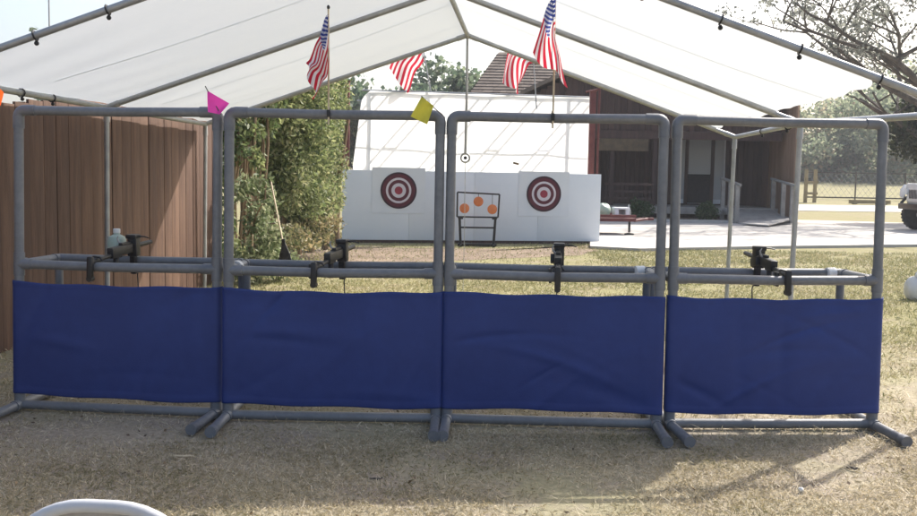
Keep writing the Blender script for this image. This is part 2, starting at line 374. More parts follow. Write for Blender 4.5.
def grass():
    rng = np.random.default_rng(5); out = []; near = []
    # x0,x1,y0,y1,count,length
    for (x0, x1, y0, y1, n, L, wd) in ((-2.5, 2.6, 3.1, 5.0, 90000, .026, .0013), (-3.2, 4.0, 4.9, 8.0, 40000, .03, .0022), (-3.4, 9.5, 8, 13.5, 80000, .045, .0035), (-4.2, 13, 13.2, 20.5, 90000, .055, .005), (2.6, 9.5, 5, 9, 10000, .04, .004), (-4.4, -2.1, 14, 22, 8000, .10, .010), (-4.5, -2.4, 4.8, 8, 5000, .05, .004)):
        P = np.stack([rng.uniform(x0, x1, n), rng.uniform(y0, y1, n), np.zeros(n)], 1)
        # thin the turf where feet have worn it
        k = np.sin(P[:, 0] * 2.1 + 1.3 * np.sin(P[:, 1] * 1.7)) * np.sin(P[:, 1] * 2.7 + P[:, 0]) + .5 * np.sin(P[:, 0] * 6.3 - P[:, 1] * 4.4)
        P = P[(k + rng.uniform(-.7, .7, n)) > -.75]
        bare = np.exp(-((P[:, 0] + 1.75) / .75) ** 2 - ((P[:, 1] - 4.85) / .30) ** 2) + .8 * np.exp(-((P[:, 0] + .55) / .5) ** 2 - ((P[:, 1] - 4.95) / .18) ** 2) + .7 * np.exp(-((P[:, 0] - .35) / .4) ** 2 - ((P[:, 1] - 4.2) / .22) ** 2)
        P = P[rng.uniform(0, 1, len(P)) > bare * 1.05]
        # none on the slab or soil
        soil = (P[:, 1] > 14.8) & (P[:, 1] < 20.4) & (P[:, 0] > -3.2) & (P[:, 0] < 2.4) & (rng.uniform(0, 1, len(P)) < .82)
        sl_ = (P[:, 1] > 19.0) & (P[:, 0] > 2.8)
        P = P[~soil & ~sl_]; n = len(P)
        a = rng.uniform(0, 2 * np.pi, n); tilt = rng.uniform(.15, 1.45, n); l = L * rng.uniform(.5, 1.5, n)
        d = np.stack([np.cos(a) * np.sin(tilt), np.sin(a) * np.sin(tilt), np.cos(tilt)], 1)
        b = rng.uniform(0, 2 * np.pi, n); s = np.stack([np.cos(b), np.sin(b), np.zeros(n)], 1) * (wd * rng.uniform(.6, 1.4, n))[:, None]
        mid = P + d * (l * .55)[:, None] + np.array([0, 0, .004]); tip = P + d * l[:, None]; tip[:, 2] -= l * .12
        (near if y1 <= 8 and x1 < 5 else out).append(np.stack([P - s, P + s, mid + s * .8, tip], 1))
    n = 12000; P = np.stack([rng.uniform(-2.6, 3.2, n), rng.uniform(3.1, 6.2, n), rng.uniform(.006, .02, n)], 1); a = rng.uniform(0, 6.283, n); l = rng.uniform(.02, .08, n)
    d = np.stack([np.cos(a), np.sin(a), rng.uniform(-.1, .55, n)], 1) * l[:, None]; s = np.stack([-np.sin(a), np.cos(a), np.zeros(n)], 1) * rng.uniform(.0009, .0019, n)[:, None]
    near.append(np.stack([P - s, P + s, P + d * .6 + s * .8, P + d], 1))
    for L_, mt, lab in ((near, 'blade', 'short trodden dry tan grass around the booths'), (out, 'blade_far', 'short yellow green lawn grass across the shooting range')):
        V = np.concatenate(L_); V[:, :, 2] = np.maximum(V[:, :, 2], .002)
        o = quads_np('grass', V, M[mt]); tag(o, lab, 'grass', kind='stuff')
    n = 520
    P = np.stack([rng.uniform(-3, 3, n), rng.uniform(3.1, 7, n), rng.uniform(.008, .02, n)], 1)
    V = leaf_faces(P, .021, rng, 0, .35); V[:, :, 2] = np.clip(V[:, :, 2], .004, .022)
    o = quads_np('leaf_litter', V, M['lf_litter']); tag(o, 'scattered dead leaves and bark bits on the trodden lawn', 'litter', kind='stuff')
grass()

# ------------------------------------------------------------------ booths
PR = .0262
BW, BH, LEAN = 1.148, 1.695, .05
def lean(z): return LEAN * z / BH
def make_booth():
    r = thing('shooting_booth', '', 'booth')
    h = BW / 2
    for s in (-1, 1):
        MB().tube([(s * h, lean(z), z) for z in (.045, .45, .9, 1.3, BH - .07)], PR, 14).build('post', M['pipe'], r)
    MB().tube([(-h + .07, LEAN, BH), (0, LEAN + .002, BH - .004), (h - .07, LEAN, BH)], PR, 14).build('top_rail', M['pipe'], r)
    for s in (-1, 1):
        pts = [(s * h, LEAN - .002, BH - .10), (s * h, LEAN, BH - .036)] + [(s * (h - .036 + .036 * math.cos(a)), LEAN, BH - .036 + .036 * math.sin(a)) for a in (R(25), R(45), R(65), R(90))] + [(s * (h - .10), LEAN, BH)]
        MB().tube(pts, .0305, 14).build('elbow', M['fitting'], r)
        # tee at the foot and at the table
        mb = MB().tube([(s * h, .06 * -1, .036), (s * h, .06, .036)], .031, 14); mb.tube([(s * h, 0, .036), (s * h, .003, .105)], .031, 14); mb.build('tee', M['fitting'], r)
        mb = MB().tube([(s * h, lean(.77), .77), (s * h, lean(.9), .90)], .0305, 14); mb.tube([(s * h, lean(.835), .835), (s * (h - .075), lean(.835), .835)], .0305, 14)
        mb.tube([(s * h, lean(.835), .835), (s * h, lean(.835) + .07, .835)], .0305, 14); mb.build('tee', M['fitting'], r)
        ft = MB().tube([(s * h, -.345, .036), (s * h, .50, .036)], PR, 14).build('foot', M['pipe'], r)
        for yy in (-.345, .50):
            sg = -1 if yy < 0 else 1
            MB().lathe([(.0300, -.03), (.0300, .022), (.026, .028), (.012, .029)], 16, (s * h, yy, .036), 'Y').build('end_cap', M['fitting'], ft)
        MB().tube([(s * h, lean(.835) + .02, .835), (s * h, .46, .835)], PR * .92, 12).build('side_arm', M['pipe'], r)
        MB().tube([(s * h, .46, .04), (s * h, .46, .80)], PR * .92, 12).build('rear_leg', M['pipe'], r)
        MB().tube([(s * h, .46 - .06, .835), (s * h, .46, .835), (s * h, .461, .77)], .029, 12).build('elbow', M['fitting'], r)
    MB().tube([(-h, .0, .036), (0, .001, .034), (h, .0, .036)], PR, 14).build('bottom_rail', M['pipe'], r)
    MB().tube([(-h + .04, lean(.835), .835), (0, lean(.835), .829), (h - .04, lean(.835), .835)], PR, 14).build('table_rail', M['pipe'], r)
    MB().tube([(-h, .46, .835), (0, .462, .831), (h, .46, .835)], PR * .95, 14).build('shelf_rail', M['pipe'], r)
    return r
def wrinkles(seed):
    q = random.Random(seed); L = []
    for _ in range(12):
        L.append((q.uniform(-.55, .55), q.uniform(.05, .7), q.uniform(-.55, .55) + (0 if q.random() < .7 else 1.2), q.uniform(.012, .045), q.uniform(.15, .45), q.uniform(-.008, .010)))
    def f(x, z):
        y = 0
        for (cx, cz, an, wd, ln, am) in L:
            ca, sa = math.cos(an), math.sin(an); dx, dz = x - cx, z - cz
            a = dx * ca + dz * sa; b = -dx * sa + dz * ca + .25 * a * a
            y += am * math.exp(-(b / wd) ** 2 - (a / ln) ** 2)
        return y
    return f
def booth_tarp(r, seed, sag):
    f = wrinkles(seed); q = random.Random(seed + 50); ph = q.uniform(0, 6)
    h = BW / 2; W, H = 84, 66; mb = MB(); vs = []
    # arc-length section: flat front, then round the posts
    for j in range(H + 1):
        v = j / H
        for i in range(W + 1):
            u = i / W * 2 - 1
            zt = .742 - sag * (1 - u * u) * .012 + .004 * math.sin(9 * u + ph); zb = .098 + .005 * math.sin(2.3 * u + ph) + .004 * math.sin(7 * u + 2 * ph)
            z = zb + (zt - zb) * v; R_ = PR + .006
            a = abs(u) * (h + .055); s = 1 if u >= 0 else -1
            if a <= h:
                x = s * a; y = -R_ + f(x, z) * min(1, (h - a) / .08) - .006 * (1 - u * u) * math.sin(math.pi * v)
            else:
                t = (a - h) / R_; x = s * (h + R_ * math.sin(t)); y = -R_ * math.cos(t)
            if v > .955 or v < .05: y -= .0022
            vs.append((x, y + lean(z), z))
    fs = [(j * (W + 1) + i, j * (W + 1) + i + 1, (j + 1) * (W + 1) + i + 1, (j + 1) * (W + 1) + i) for j in range(H) for i in range(W)]
    mb.add(vs, fs); t = mb.build('tarp_panel', M['blue'], r)
    md = t.modifiers.new('thickness', 'SOLIDIFY'); md.thickness = .003; md.offset = 1
    # hem stitched along the top
    return t
BOOTHS = [((-2.49, 5.31), (-1.325, 5.20), 'pipe frame booth standing in front of the brown plank fence'),
          ((-1.25, 5.16), (-.12, 5.16), 'pipe frame booth with the yellow square flag at its top right'),
          ((-.054, 5.165), (1.10, 5.12), 'pipe frame booth framing the orange disc stand and right bullseye'),
          ((1.157, 5.135), (2.34, 5.21), 'pipe frame booth with a free outer right foot, in front of the ramp')]
proto = make_booth(); booths = []
for i, (a, b, lab) in enumerate(BOOTHS):
    o = proto if i == 0 else copy_tree(proto)
    c = (Vector(a) + Vector(b)) / 2; d = Vector(b) - Vector(a)
    o.location = (c.x, c.y, 0); o.rotation_euler = (0, 0, math.atan2(d.y, d.x)); o['label'] = lab; o['group'] = 'shooting booths side by side'
    booths.append(o)
for i, o in enumerate(booths): booth_tarp(o, (3, 8, 21, 34)[i], (1, 1.2, .6, 1)[i])
# strips of white tape left at some joints
for i, (x, y, z) in ((1, (-.54, .20, .868)), (0, (.05, .0, .0)), (2, (.52, .42, .866)), (1, (.55, .03, .872)), (3, (.50, .445, .866))):
    if z == 0: continue
    MB().tube([(x - .02, y, .833), (x + .03, y + .01, .835)], .0325 if y > .3 else .0318, 12).build('tape_wrap', M['tape'], booths[i]) if y > .3 else MB().tube([(-BW / 2 if x < 0 else BW / 2, y, .835), (-BW / 2 if x < 0 else BW / 2, y + .05, .835)], .0335, 12).build('tape_wrap', M['tape'], booths[i])

# ------------------------------------------------------------------ guns clamped on the booth tables
def make_gun():
    r = thing('toy_gun', '', 'game gun', group='black game guns clamped on the booth tables')
    # local: origin on top of the front rail, +y towards the targets
    b = MB().box((0, -.045, -.035), (.034, .03, .125), (R(-4), 0, 0), bev=.012); b.lathe([(.017, -.016), (.017, .016)], 14, (0, -.045, -.097), 'Y'); b.build('butt_plate', M['black'], r)
    MB().tube([(0, -.05, -.01), (0, .06, .004), (0, .15, .012)], .013, 10).build('stock_tube', M['black'], r)
    b = MB().box((0, .26, .035), (.042, .22, .055), (R(3), 0, 0), bev=.008); b.box((0, .20, .01), (.036, .10, .03), bev=.006); b.box((0, .31, .068), (.026, .10, .02), bev=.005); b.build('receiver', M['black'], r)
    MB().tube([(0, .36, .045), (0, .60, .058)], [.016, .013], 12).build('barrel', M['black'], r)
    b = MB().box((0.004, .40, .05), (.058, .055, .125), (0, 0, R(4)), bev=.007); b.box((.004, .395, .106), (.066, .066, .026), bev=.007); b.box((-.03, .36, .03), (.03, .09, .05), (R(-12), 0, 0), bev=.006); b.build('feed_box', M['black'], r)
    MB().tube([(.03, .40, .108), (.075, .405, .106), (.105, .40, .098)], [.005, .004, .003], 8).build('lever', M['black'], r)
    b = MB().tube([(0, .22, .01), (-.002, .205, -.06), (-.002, .195, -.085)], [.016, .015, .017], 10); b.build('hand_grip', M['black'], r)
    b = MB().box((.0, .40, -.05), (.035, .03, .14), (R(6), 0, 0), bev=.006); b.build('mount_post', M['black'], r)
    b = MB().tube([(-.045, .02 - .0, -.03), (-.045, .02, .005), (-.02, .02, .02), (.02, .02, .016), (.035, .02, -.0)], .006, 8); b.box((-.04, .02, -.03), (.016, .05, .08), bev=.004); b.build('clamp', M['black'], r)
    MB().tube([(-.005, .30, .055), (-.028, .29, .08), (-.034, .285, .10), (-.026, .28, .115)], [.007, .006, .005, .003], 8).build('trigger_arm', M['steel'], r)
    MB().tube([(.006, .42, .0), (-.015, .43, -.05), (.006, .44, -.09), (-.006, .45, -.14), (.0, .45, -.25)], .0035, 6).build('tether', M['rope'], r)
    return r
g0 = make_gun()
def table_pt(i, px):
    """point on the front table rail of booth i under photo column px"""
    o = booths[i]; rm = root_m(o); best = None
    for k in range(-60, 61):
        p = rm @ Vector((k / 100, lean(.835), .865)); d = CROT.transposed() @ (p - Vector((0, 0, CAM_H)))
        x = PW / 2 + F * d.x / -d.z
        if best is None or abs(x - px) < best[0]: best = (abs(x - px), p)
    return best[1]
for i, (px, a, lab) in enumerate(((95, -12, 'black game gun beside a pale green jug on the fence side table'), (317, -13, 'black game gun on the booth table below the left end of the white wall'), (557, -6, 'black game gun aimed straight ahead under the right bullseye'), (785, 4, 'black game gun with a raised pale arm, in the booth facing the ramp'))):
    o = g0 if i == 0 else copy_tree(g0); p = table_pt(i, px); o.location = p; o.rotation_euler = (R(1), 0, R(a)); o['label'] = lab
# jug beside the first gun, standing on the shelf rails
p = at(117, 250, 5.74)
j = thing('jug', 'pale green translucent jug behind the black gun on the fence side table', 'jug', (p.x, p.y - .0, .866))
MB().lathe([(.03, 0), (.052, .004), (.055, .03), (.054, .085), (.046, .105), (.02, .118), (.018, .13)], 18).build('body', M['jug'], j)
MB().lathe([(.021, .128), (.021, .150), (.018, .153)], 14).build('cap', M['tape'], j)

# ------------------------------------------------------------------ canopy
CA = R(-4.2)
cn = thing('canopy', 'large white tarp canopy on galvanised pipe frame over the booths', 'canopy', (-.356, 5.79, 0), CA); cn.rotation_euler = (0, R(.6), CA)
HW, EZ, PZ, SP = 3.05, 1.906, 2.981, 2.615
TR = .024
def corner(k, s):
    # the near right corner of the bent frame is pushed outwards
    e = .24 if (k == 0 and s > 0) else 0.0
    return HW + e, EZ - e * .35
for k in range(3):
    y = k * SP
    for s in (-1, 1):
        hw_, ez_ = corner(k, s)
        MB().tube([(s * .04, y, PZ - .014), (s * HW * .5, y, (PZ + EZ) / 2), (s * hw_, y, ez_)], TR if k == 0 else TR * 1.05, 12).build('rafter', M['steel'], cn)
        MB().tube([(s * hw_, y, -.08), (s * hw_, y, ez_ - .03)], TR * .95, 12).build('post', M['steel'], cn)
        MB().tube([(s * (hw_ - .11), y, ez_ + .039), (s * hw_, y, ez_), (s * hw_, y, ez_ - .13)], TR * 1.22, 12).build('corner_fitting', M['steel'], cn)
    mb = MB().tube([(-.12, y, PZ - .042), (0, y, PZ), (.12, y, PZ - .042)], TR * 1.25, 12); mb.tube([(0, y - (0 if k == 0 else .1), PZ), (0, y + (.1 if k < 2 else 0), PZ)], TR * 1.25, 12); mb.build('peak_fitting', M['steel'], cn)
MB().tube([(0, 0, PZ), (0, SP * 2, PZ)], TR, 12).build('ridge_pipe', M['steel'], cn)
for s in (-1, 1): MB().tube([(s * corner(0, s)[0], 0, corner(0, s)[1]), (s * HW, SP, EZ), (s * HW, SP * 2, EZ)], TR, 12).build('eave_pipe', M['steel'], cn)
def canopy_pt(t, y, s):
    """t: 0 at the ridge, 1 at the eave"""
    x = s * HW * t; z = PZ + (EZ - PZ) * t; m = (y % SP) / SP
    sag = -.045 * math.sin(math.pi * m) * math.sin(math.pi * min(1, max(0, t)))
    return Vector((x, y, z + .030 + sag + .004 * math.sin(7 * t + 3 * y + s) + .005 * math.sin(13 * y - 9 * t * (1 if m < .5 else -1)) * math.exp(-((t - .85) / .22) ** 2)))
def tarp_edge(y, s):
    # the hem pulls in a little between ties; on the right it stops short of the eave pipe and rounds off at the near corner
    e = (.935 if s > 0 else 1.0) + .003 * math.cos(2 * math.pi * y / .46)
    return e - (.055 if s > 0 else .0) * max(0, (.40 - y) / .33) ** 2
mb = MB(); ny, ntt = 120, 26
for s in (-1, 1):
    vsn = []
    for j in range(ny + 1):
        y = .045 + (2 * SP - .03) * j / ny
        for i in range(ntt + 1):
            t = i / ntt * tarp_edge(y, s); yy = y + (.012 * math.cos(2 * math.pi * t * 3.2 / .5) if j == 0 else 0); vsn.append(canopy_pt(t, yy, s))
    mb.add(vsn, [(j * (ntt + 1) + i, j * (ntt + 1) + i + 1, (j + 1) * (ntt + 1) + i + 1, (j + 1) * (ntt + 1) + i) for j in range(ny) for i in range(ntt)])
mb.build('tarp', M['tarp'], cn)
for y0 in (1.25, 3.35, 4.55):
    mb = MB()
    for s in (-1, 1):
        P = [canopy_pt(i / 30 * .93, y0, s) - Vector((0, 0, .004)) for i in range(31)]; Q = [canopy_pt(i / 30 * .93, y0 + .022, s) - Vector((0, 0, .004)) for i in range(31)]
        mb.add(P + Q, [(i, i + 1, i + 32, i + 31) for i in range(30)])
    mb.build('seam', M['tarp'], cn)
def tie(p, d):
    """elastic ball tie: loop round the pipe and a ball hanging on the inside"""
    p = Vector(p); d = Vector(d).normalized(); up = Vector((0, 0, 1)); sd = up.cross(d).normalized(); u2 = d.cross(sd)
    mb = MB(); mb.tube([p + (sd * math.cos(a) + u2 * math.sin(a)) * .031 for a in [i * math.pi / 5 for i in range(10)]], .0055, 6, closed=True)
    mb.blob(p + Vector((0, .016, -.045)), (.015, .015, .015), 6, 0); mb.tube([p + Vector((0, .01, -.03)), p + Vector((0, .02, -.05))], .008, 6); return mb
for s in (-1, 1):
    sl_ = Vector((s * HW, 0, EZ - PZ))
    for k in range(1, 7):
        t = k / 6.6; tie((s * HW * t, 0, PZ + (EZ - PZ) * t), sl_).build('ball_tie', M['black'], cn)
    for k in (range(4) if s < 0 else (6, 8)):
        tie((s * HW, .25 + k * .46, EZ), (0, 1, 0)).build('ball_tie', M['black'], cn)
# pole and ring hung from the rear peak
top = root_m(cn) @ Vector((0, 2 * SP, PZ))
hp = thing('hanging_pole', 'thin grey pole and ring hanging from the rear canopy peak', 'pole', (top.x, top.y, 0))
zr = at(469, 158, top.y).z
MB().tube([(0, 0, zr + .05), (.004, 0, 2.3), (0, 0, PZ - .02)], .016, 10).build('pole', M['steel'], hp)
MB().tube([(.05 * math.cos(a), 0, zr + .05 * math.sin(a)) for a in [i * math.pi / 12 for i in range(24)]], .011, 8, closed=True).build('ring', M['steel'], hp)
MB().lathe([(.02, -.01), (.02, .01)], 14, (0, 0, zr), 'Y').build('hub', M['black'], hp)
MB().tube([(0, 0, zr - .05), (.006, .0, zr * .5), (0, 0, .005)], .004, 6).build('cord', M['cord'], hp)

# ------------------------------------------------------------------ plank fence on the left
fa, fb = Vector((-3.69, 3.4, 0)), Vector((-3.05, 11.80, 0)); fd = (fb - fa).normalized(); fl = (fb - fa).length
fe = thing('plank_fence', 'tall brown vertical plank fence running along the left of the canopy', 'fence', fa, math.atan2(fd.y, fd.x))
mb = MB(); x = 0; q = random.Random(4)
while x < fl - .05:
    wd = .215 + q.uniform(-.016, .016); wd = min(wd, fl - x)
    hh = 1.85 + .55 * max(0, (x - 3.6) / 4.9) + q.uniform(-.012, .012)
    mb.box((x + wd / 2, q.uniform(-.004, .004), hh / 2), (wd - .006, .022, hh), (0, 0, q.uniform(-.012, .012)), bev=.003); x += wd
mb.build('planks', M['fence'], fe)
for z in (.35, 1.0, 1.6): MB().box((fl / 2, .045, z), (fl, .045, .09)).build('rail', M['fence'], fe)
for k in range(5): MB().box((.1 + k * (fl - .2) / 4, .11, .95), (.09, .09, 1.9)).build('post', M['fence'], fe)

# ------------------------------------------------------------------ flags
def flag_cloth(name, parent, W, H, shape, seed=0, nu=36, nv=26):
    me = bpy.data.meshes.new(name); vs = []; uvs = []
    for j in range(nv + 1):
        for i in range(nu + 1):
            u, v = i / nu, j / nv; vs.append(shape(u, v)); uvs.append((u, min(v, .9999)))
    fs = [(j * (nu + 1) + i, j * (nu + 1) + i + 1, (j + 1) * (nu + 1) + i + 1, (j + 1) * (nu + 1) + i) for j in range(nv) for i in range(nu)]
    me.from_pydata(vs, [], fs); ul = me.uv_layers.new(name='UVMap')
    for lp in me.loops: ul.data[lp.index].uv = uvs[lp.vertex_index]
    me.polygons.foreach_set('use_smooth', [True] * len(me.polygons)); me.materials.append(M['flag']); me.update()
    o = bpy.data.objects.new(name, me); C.objects.link(o); o.parent = parent; return o
def stick_flag(booth_i, px, top_y, label, shape, H):
    o = booths[booth_i]; best = None; rm = root_m(o)
    for k in range(-60, 61):
        p = rm @ Vector((k / 100, LEAN, BH)); d = CROT.transposed() @ (p - Vector((0, 0, CAM_H))); xx = PW / 2 + F * d.x / -d.z
        if best is None or abs(xx - px) < best[0]: best = (abs(xx - px), p)
    p = best[1]; r = thing('stick_flag', label, 'flag', p, 0, 'small striped flags on the booth rails')
    MB().tube([(0, -.036, -.06), (0, -.036, .1), (-.004, -.036, H)], .005, 8).build('stick', M['rakewood'], r)
    MB().blob((-.004, -.036, H + .008), (.009, .009, .012), 6, 0).build('finial', M['black'], r)
    mb = MB().tube([(0, .033 * math.cos(a), .033 * math.sin(a)) for a in [i * math.pi / 6 for i in range(12)]], .005, 6, closed=True); mb.box((0, -.036, 0), (.02, .018, .04), bev=.004); mb.build('clip', M['black'], r)
    flag_cloth('cloth', r, .3, .2, lambda u, v: shape(u, v, H)); return r
def drape1(u, v, H):
    x = -.004 - .062 * u ** .55 * (1 - .9 * v) - .055 * u * u + .045 * v * u ** .6 * (1 - u) + .014 * math.sin(11 * v + 6 * u) * u
    y = -.042 - .045 * math.sin(10 * v + 2 + 3 * u) * min(1, u * 2.5) - .02 * u
    z = H - .03 - .19 * v * (1 - .1 * u) - .275 * u + .016 * math.sin(14 * u + 4 * v) * u
    return (x, y, z)
def drape3(u, v, H):
    x = -.002 - .108 * u ** .48 * (1 - v) ** .8 + .085 * u ** 1.3 * v + .010 * math.sin(8 * v + 4 * u) * u
    y = -.040 - .05 * math.sin(7 * v + 1.0 + 2 * u) * min(1, u * 2) - .01
    z = H - .012 - .20 * v * (1 - .2 * u) - .27 * u - .03 * u * u + .012 * math.sin(9 * v + 2) * u
    return (x, y, z)
stick_flag(1, 329, 8, 'striped flag hanging limp on a thin stick, clipped over the bamboo thicket booth', drape1, .555)
stick_flag(2, 553, 0, 'striped flag with starred blue corner on a stick above the right bullseye booth', drape3, .640)

def marker_flag(px, py, Y, verts, tilt, mat, label, stick):
    p = at(px, py, Y); r = thing('marker_flag', label, 'flag', p, 0, 'small bright marker flags on the booth corners')
    # verts: outline in metres (x, z); the stick runs through stick[0] -> stick[1]
    n = 10; a, b, c, d = [Vector((v[0], 0, v[1])) for v in verts]; vs = []
    for j in range(n + 1):
        for i in range(n + 1):
            u, v = i / n, j / n; q_ = (a * (1 - u) + b * u) * (1 - v) + (d * (1 - u) + c * u) * v; q_.y = -.012 * math.sin(5 * u + 2 * v) - .02 * u; vs.append(q_)
    MB().add(vs, [(j * (n + 1) + i, j * (n + 1) + i + 1, (j + 1) * (n + 1) + i + 1, (j + 1) * (n + 1) + i) for j in range(n) for i in range(n)]).build('pennant', mat, r)
    MB().tube([(stick[0][0], -.004, stick[0][1]), (stick[1][0], -.002, stick[1][1])], .0028, 6).build('wire', M['rope'], r); return r
k = 5.16 / F
marker_flag(217, 103, 5.16, [(-.052, .066), (.068, -.002), (.022, -.062), (-.046, -.05)], 0, M['pink'], 'bright pink marker flag stuck between the first two booths', ((-.062, .088), (.02, -.062)))
marker_flag(422, 110, 5.12, [(-.003, .07), (.062, .022), (.03, -.078), (-.060, -.036)], 0, M['yellow'], 'yellow square marker flag at the corner of the second booth', ((-.004, .072), (.125, -.04)))
marker_flag(-6, 98, 5.25, [(.0, .09), (.058, .03), (.055, -.02), (.0, -.075)], 0, M['orange'], 'orange marker flag at the outer left corner of the booths', ((.0, .10), (.03, -.10)))

# ------------------------------------------------------------------ backstop
wa, wb = gnd(342, 243.5), gnd(600, 243.0)
wa = Vector((wa.x, 19.45, 0)); wa.x = at(342, 210, wa.y).x; wb = Vector((at(600, 210, 20.35).x, 20.35, 0))
wd_ = (wb - wa); WL = wd_.length; wang = math.atan2(wd_.y, wd_.x)
bw = thing('board_wall', 'low white painted board wall carrying both bullseye targets', 'wall', wa, wang)
mb = MB()
for k in range(4): mb.box((WL * (k + .5) / 4, 0, .775), (WL / 4 - .004, .045, 1.43), bev=.004)
mb.build('boards', M['white'], bw)
for k in range(4): MB().box((.15 + k * (WL - .3) / 3, .075, .74), (.09, .09, 1.46)).build('stud', M['greywood'], bw)
MB().box((WL / 2, .02, .03), (WL, .08, .06)).build('gap_shade', M['siding'], bw)  # dark strip standing in for the shaded gap under the boards
def wall_pt(px, py):
    """point on the front of the board wall seen at a photo pixel"""
    d = ray(px, py); n = Vector((-wd_.y, wd_.x, 0)); o = Vector((0, 0, CAM_H)); t = (wa - o).dot(n) / d.dot(n); return o + d * t
def bullseye(px, py, label):
    p = wall_pt(px, py); f = Matrix.Rotation(wang, 3, 'Z') @ Vector((0, -.0265, 0)); r = thing('bullseye_target', label, 'target', p + f, wang, 'bullseye targets on the white wall')
    q = random.Random(int(px)); mb = MB(); vs = []
    for j in range(13):
        for i in range(13):
            x, z = (i / 6 - 1) * .55, (j / 6 - 1) * .47; e = (abs(x) / .55) ** 6 + (abs(z) / .47) ** 6
            vs.append((x, -.0005 - .004 * e * q.random(), z))
    mb.add(vs, [(j * 13 + i, j * 13 + i + 1, (j + 1) * 13 + i + 1, (j + 1) * 13 + i) for j in range(12) for i in range(12)]); mb.build('paper', M['paper'], r)
    S = .375
    for i, (ro, ri, m) in enumerate(((1, .9, 'ringdark'), (.9, .70, 'maroon'), (.70, .58, 'ringwhite'), (.58, .40, 'maroon'), (.40, .22, 'ringwhite'), (.22, 0, 'ringred'))):
        mb = MB(); n = 48; y = -.009
        vo = [(ro * S * math.cos(2 * math.pi * a / n), y, ro * S * math.sin(2 * math.pi * a / n)) for a in range(n)]
        if ri: mb.add(vo + [(p_[0] * ri / ro, y, p_[2] * ri / ro) for p_ in vo], [(a, (a + 1) % n, (a + 1) % n + n, a + n) for a in range(n)])
        else: mb.add(vo, [tuple(range(n))])
        mb.build('ring' if ri else 'bullseye', M[m], r)
    return r
bullseye(398.5, 190.5, 'bullseye target on the left half of the white wall')
bullseye(543.5, 194, 'bullseye target right of the orange disc stand')

# tarp screen on a frame of red posts and ladder trusses
sA = Vector((at(352, 168, 20.6).x, 20.6, 0)); sB = Vector((at(591, 168, 21.4).x, 21.4, 0)); sd_ = sB - sA; SL = sd_.length; sang = math.atan2(sd_.y, sd_.x)
ts = thing('tarp_screen', 'tall white tarp screen on red posts above the board wall', 'screen', sA, sang)
ZT = 3.20
mb = MB(); nx, nz = 60, 30; vsn = []
for j in range(nz + 1):
    v = j / nz; z = .12 + (ZT - .12) * v
    for i in range(nx + 1):
        u = i / nx; x0 = .02 + .20 * max(0, (z - 1.6) / 1.6) ** 1.0; x0 += .16 * max(0, (z - 2.95) / .25) ** 2
        x = x0 + (SL - x0) * u
        vsn.append((x, .014 * math.sin(9 * u + 2 * v) * math.sin(math.pi * v) + .008 * math.sin(23 * u - 7 * v) - .006, z - .012 * math.sin(math.pi * ((u * 4) % 1)) * (v == 1)))
mb.add(vsn, [(j * (nx + 1) + i, j * (nx + 1) + i + 1, (j + 1) * (nx + 1) + i + 1, (j + 1) * (nx + 1) + i) for j in range(nz) for i in range(nx)]); mb.build('tarp', M['screen'], ts)
MB().tube([(.2, .05, ZT + .005), (SL, .05, ZT + .005)], .022, 10).build('top_pipe', M['steel'], ts)
MB().tube([(.1, .06, 2.05), (SL, .06, 1.95)], .012, 8).build('fold_wire', M['steel'], ts)  # added wire; its shadow on the tarp stands in for a fold line
for x in (.42, SL - .48): MB().tube([(x, .06, 0), (x, .06, ZT)], .026, 10).build('upright', M['steel'], ts)
for k in range(5):
    x = .55 + k * 1.14; mb = MB()
    for dx in (0, .28): mb.tube([(x + dx, .05, ZT - .02), (x + dx, 2.6, ZT - .02)], .024, 8)
    for j in range(6): mb.tube([(x, .35 + j * .42, ZT - .02), (x + .28, .35 + j * .42, ZT - .02)], .014, 8)
    mb.build('ladder_truss', M['steel'], ts)
MB().tube([(.2, 2.62, ZT - .02), (SL, 2.62, ZT - .02)], .022, 10).build('rear_pipe', M['steel'], ts)
for x in (.3, SL - .1): MB().tube([(x, 2.62, -.02), (x, 2.62, ZT)], .026, 10).build('upright', M['steel'], ts)
def redpost(px, py, Y, wdt, label_part=None):
    p = at(px, py, Y); b = MB(); b.box((p.x, p.y, p.z / 2), (wdt, wdt, p.z), bev=.006); b.box((p.x, p.y, p.z + .012), (wdt * 1.3, wdt * 1.3, .024), bev=.005)
    return b.build('red_post', M['red'], ts, world=True)
redpost(347.5, 82, 20.5, .10); redpost(593, 92, 21.3, .13); redpost(599.5, 88, 21.35, .05)
a, b = at(586, 92, 21.3), at(600, 89, 21.35); MB().tube([a, b], .02, 8).build('bracket', M['red'], ts, world=True)
# small mark on the tarp: a brown dried leaf caught in the sheet
p = at(516, 163.5, 20.95); MB().box((p.x, p.y, p.z), (.13, .012, .045), (0, .25, 0), bev=.004).build('patch', M['stem'], ts, world=True); 

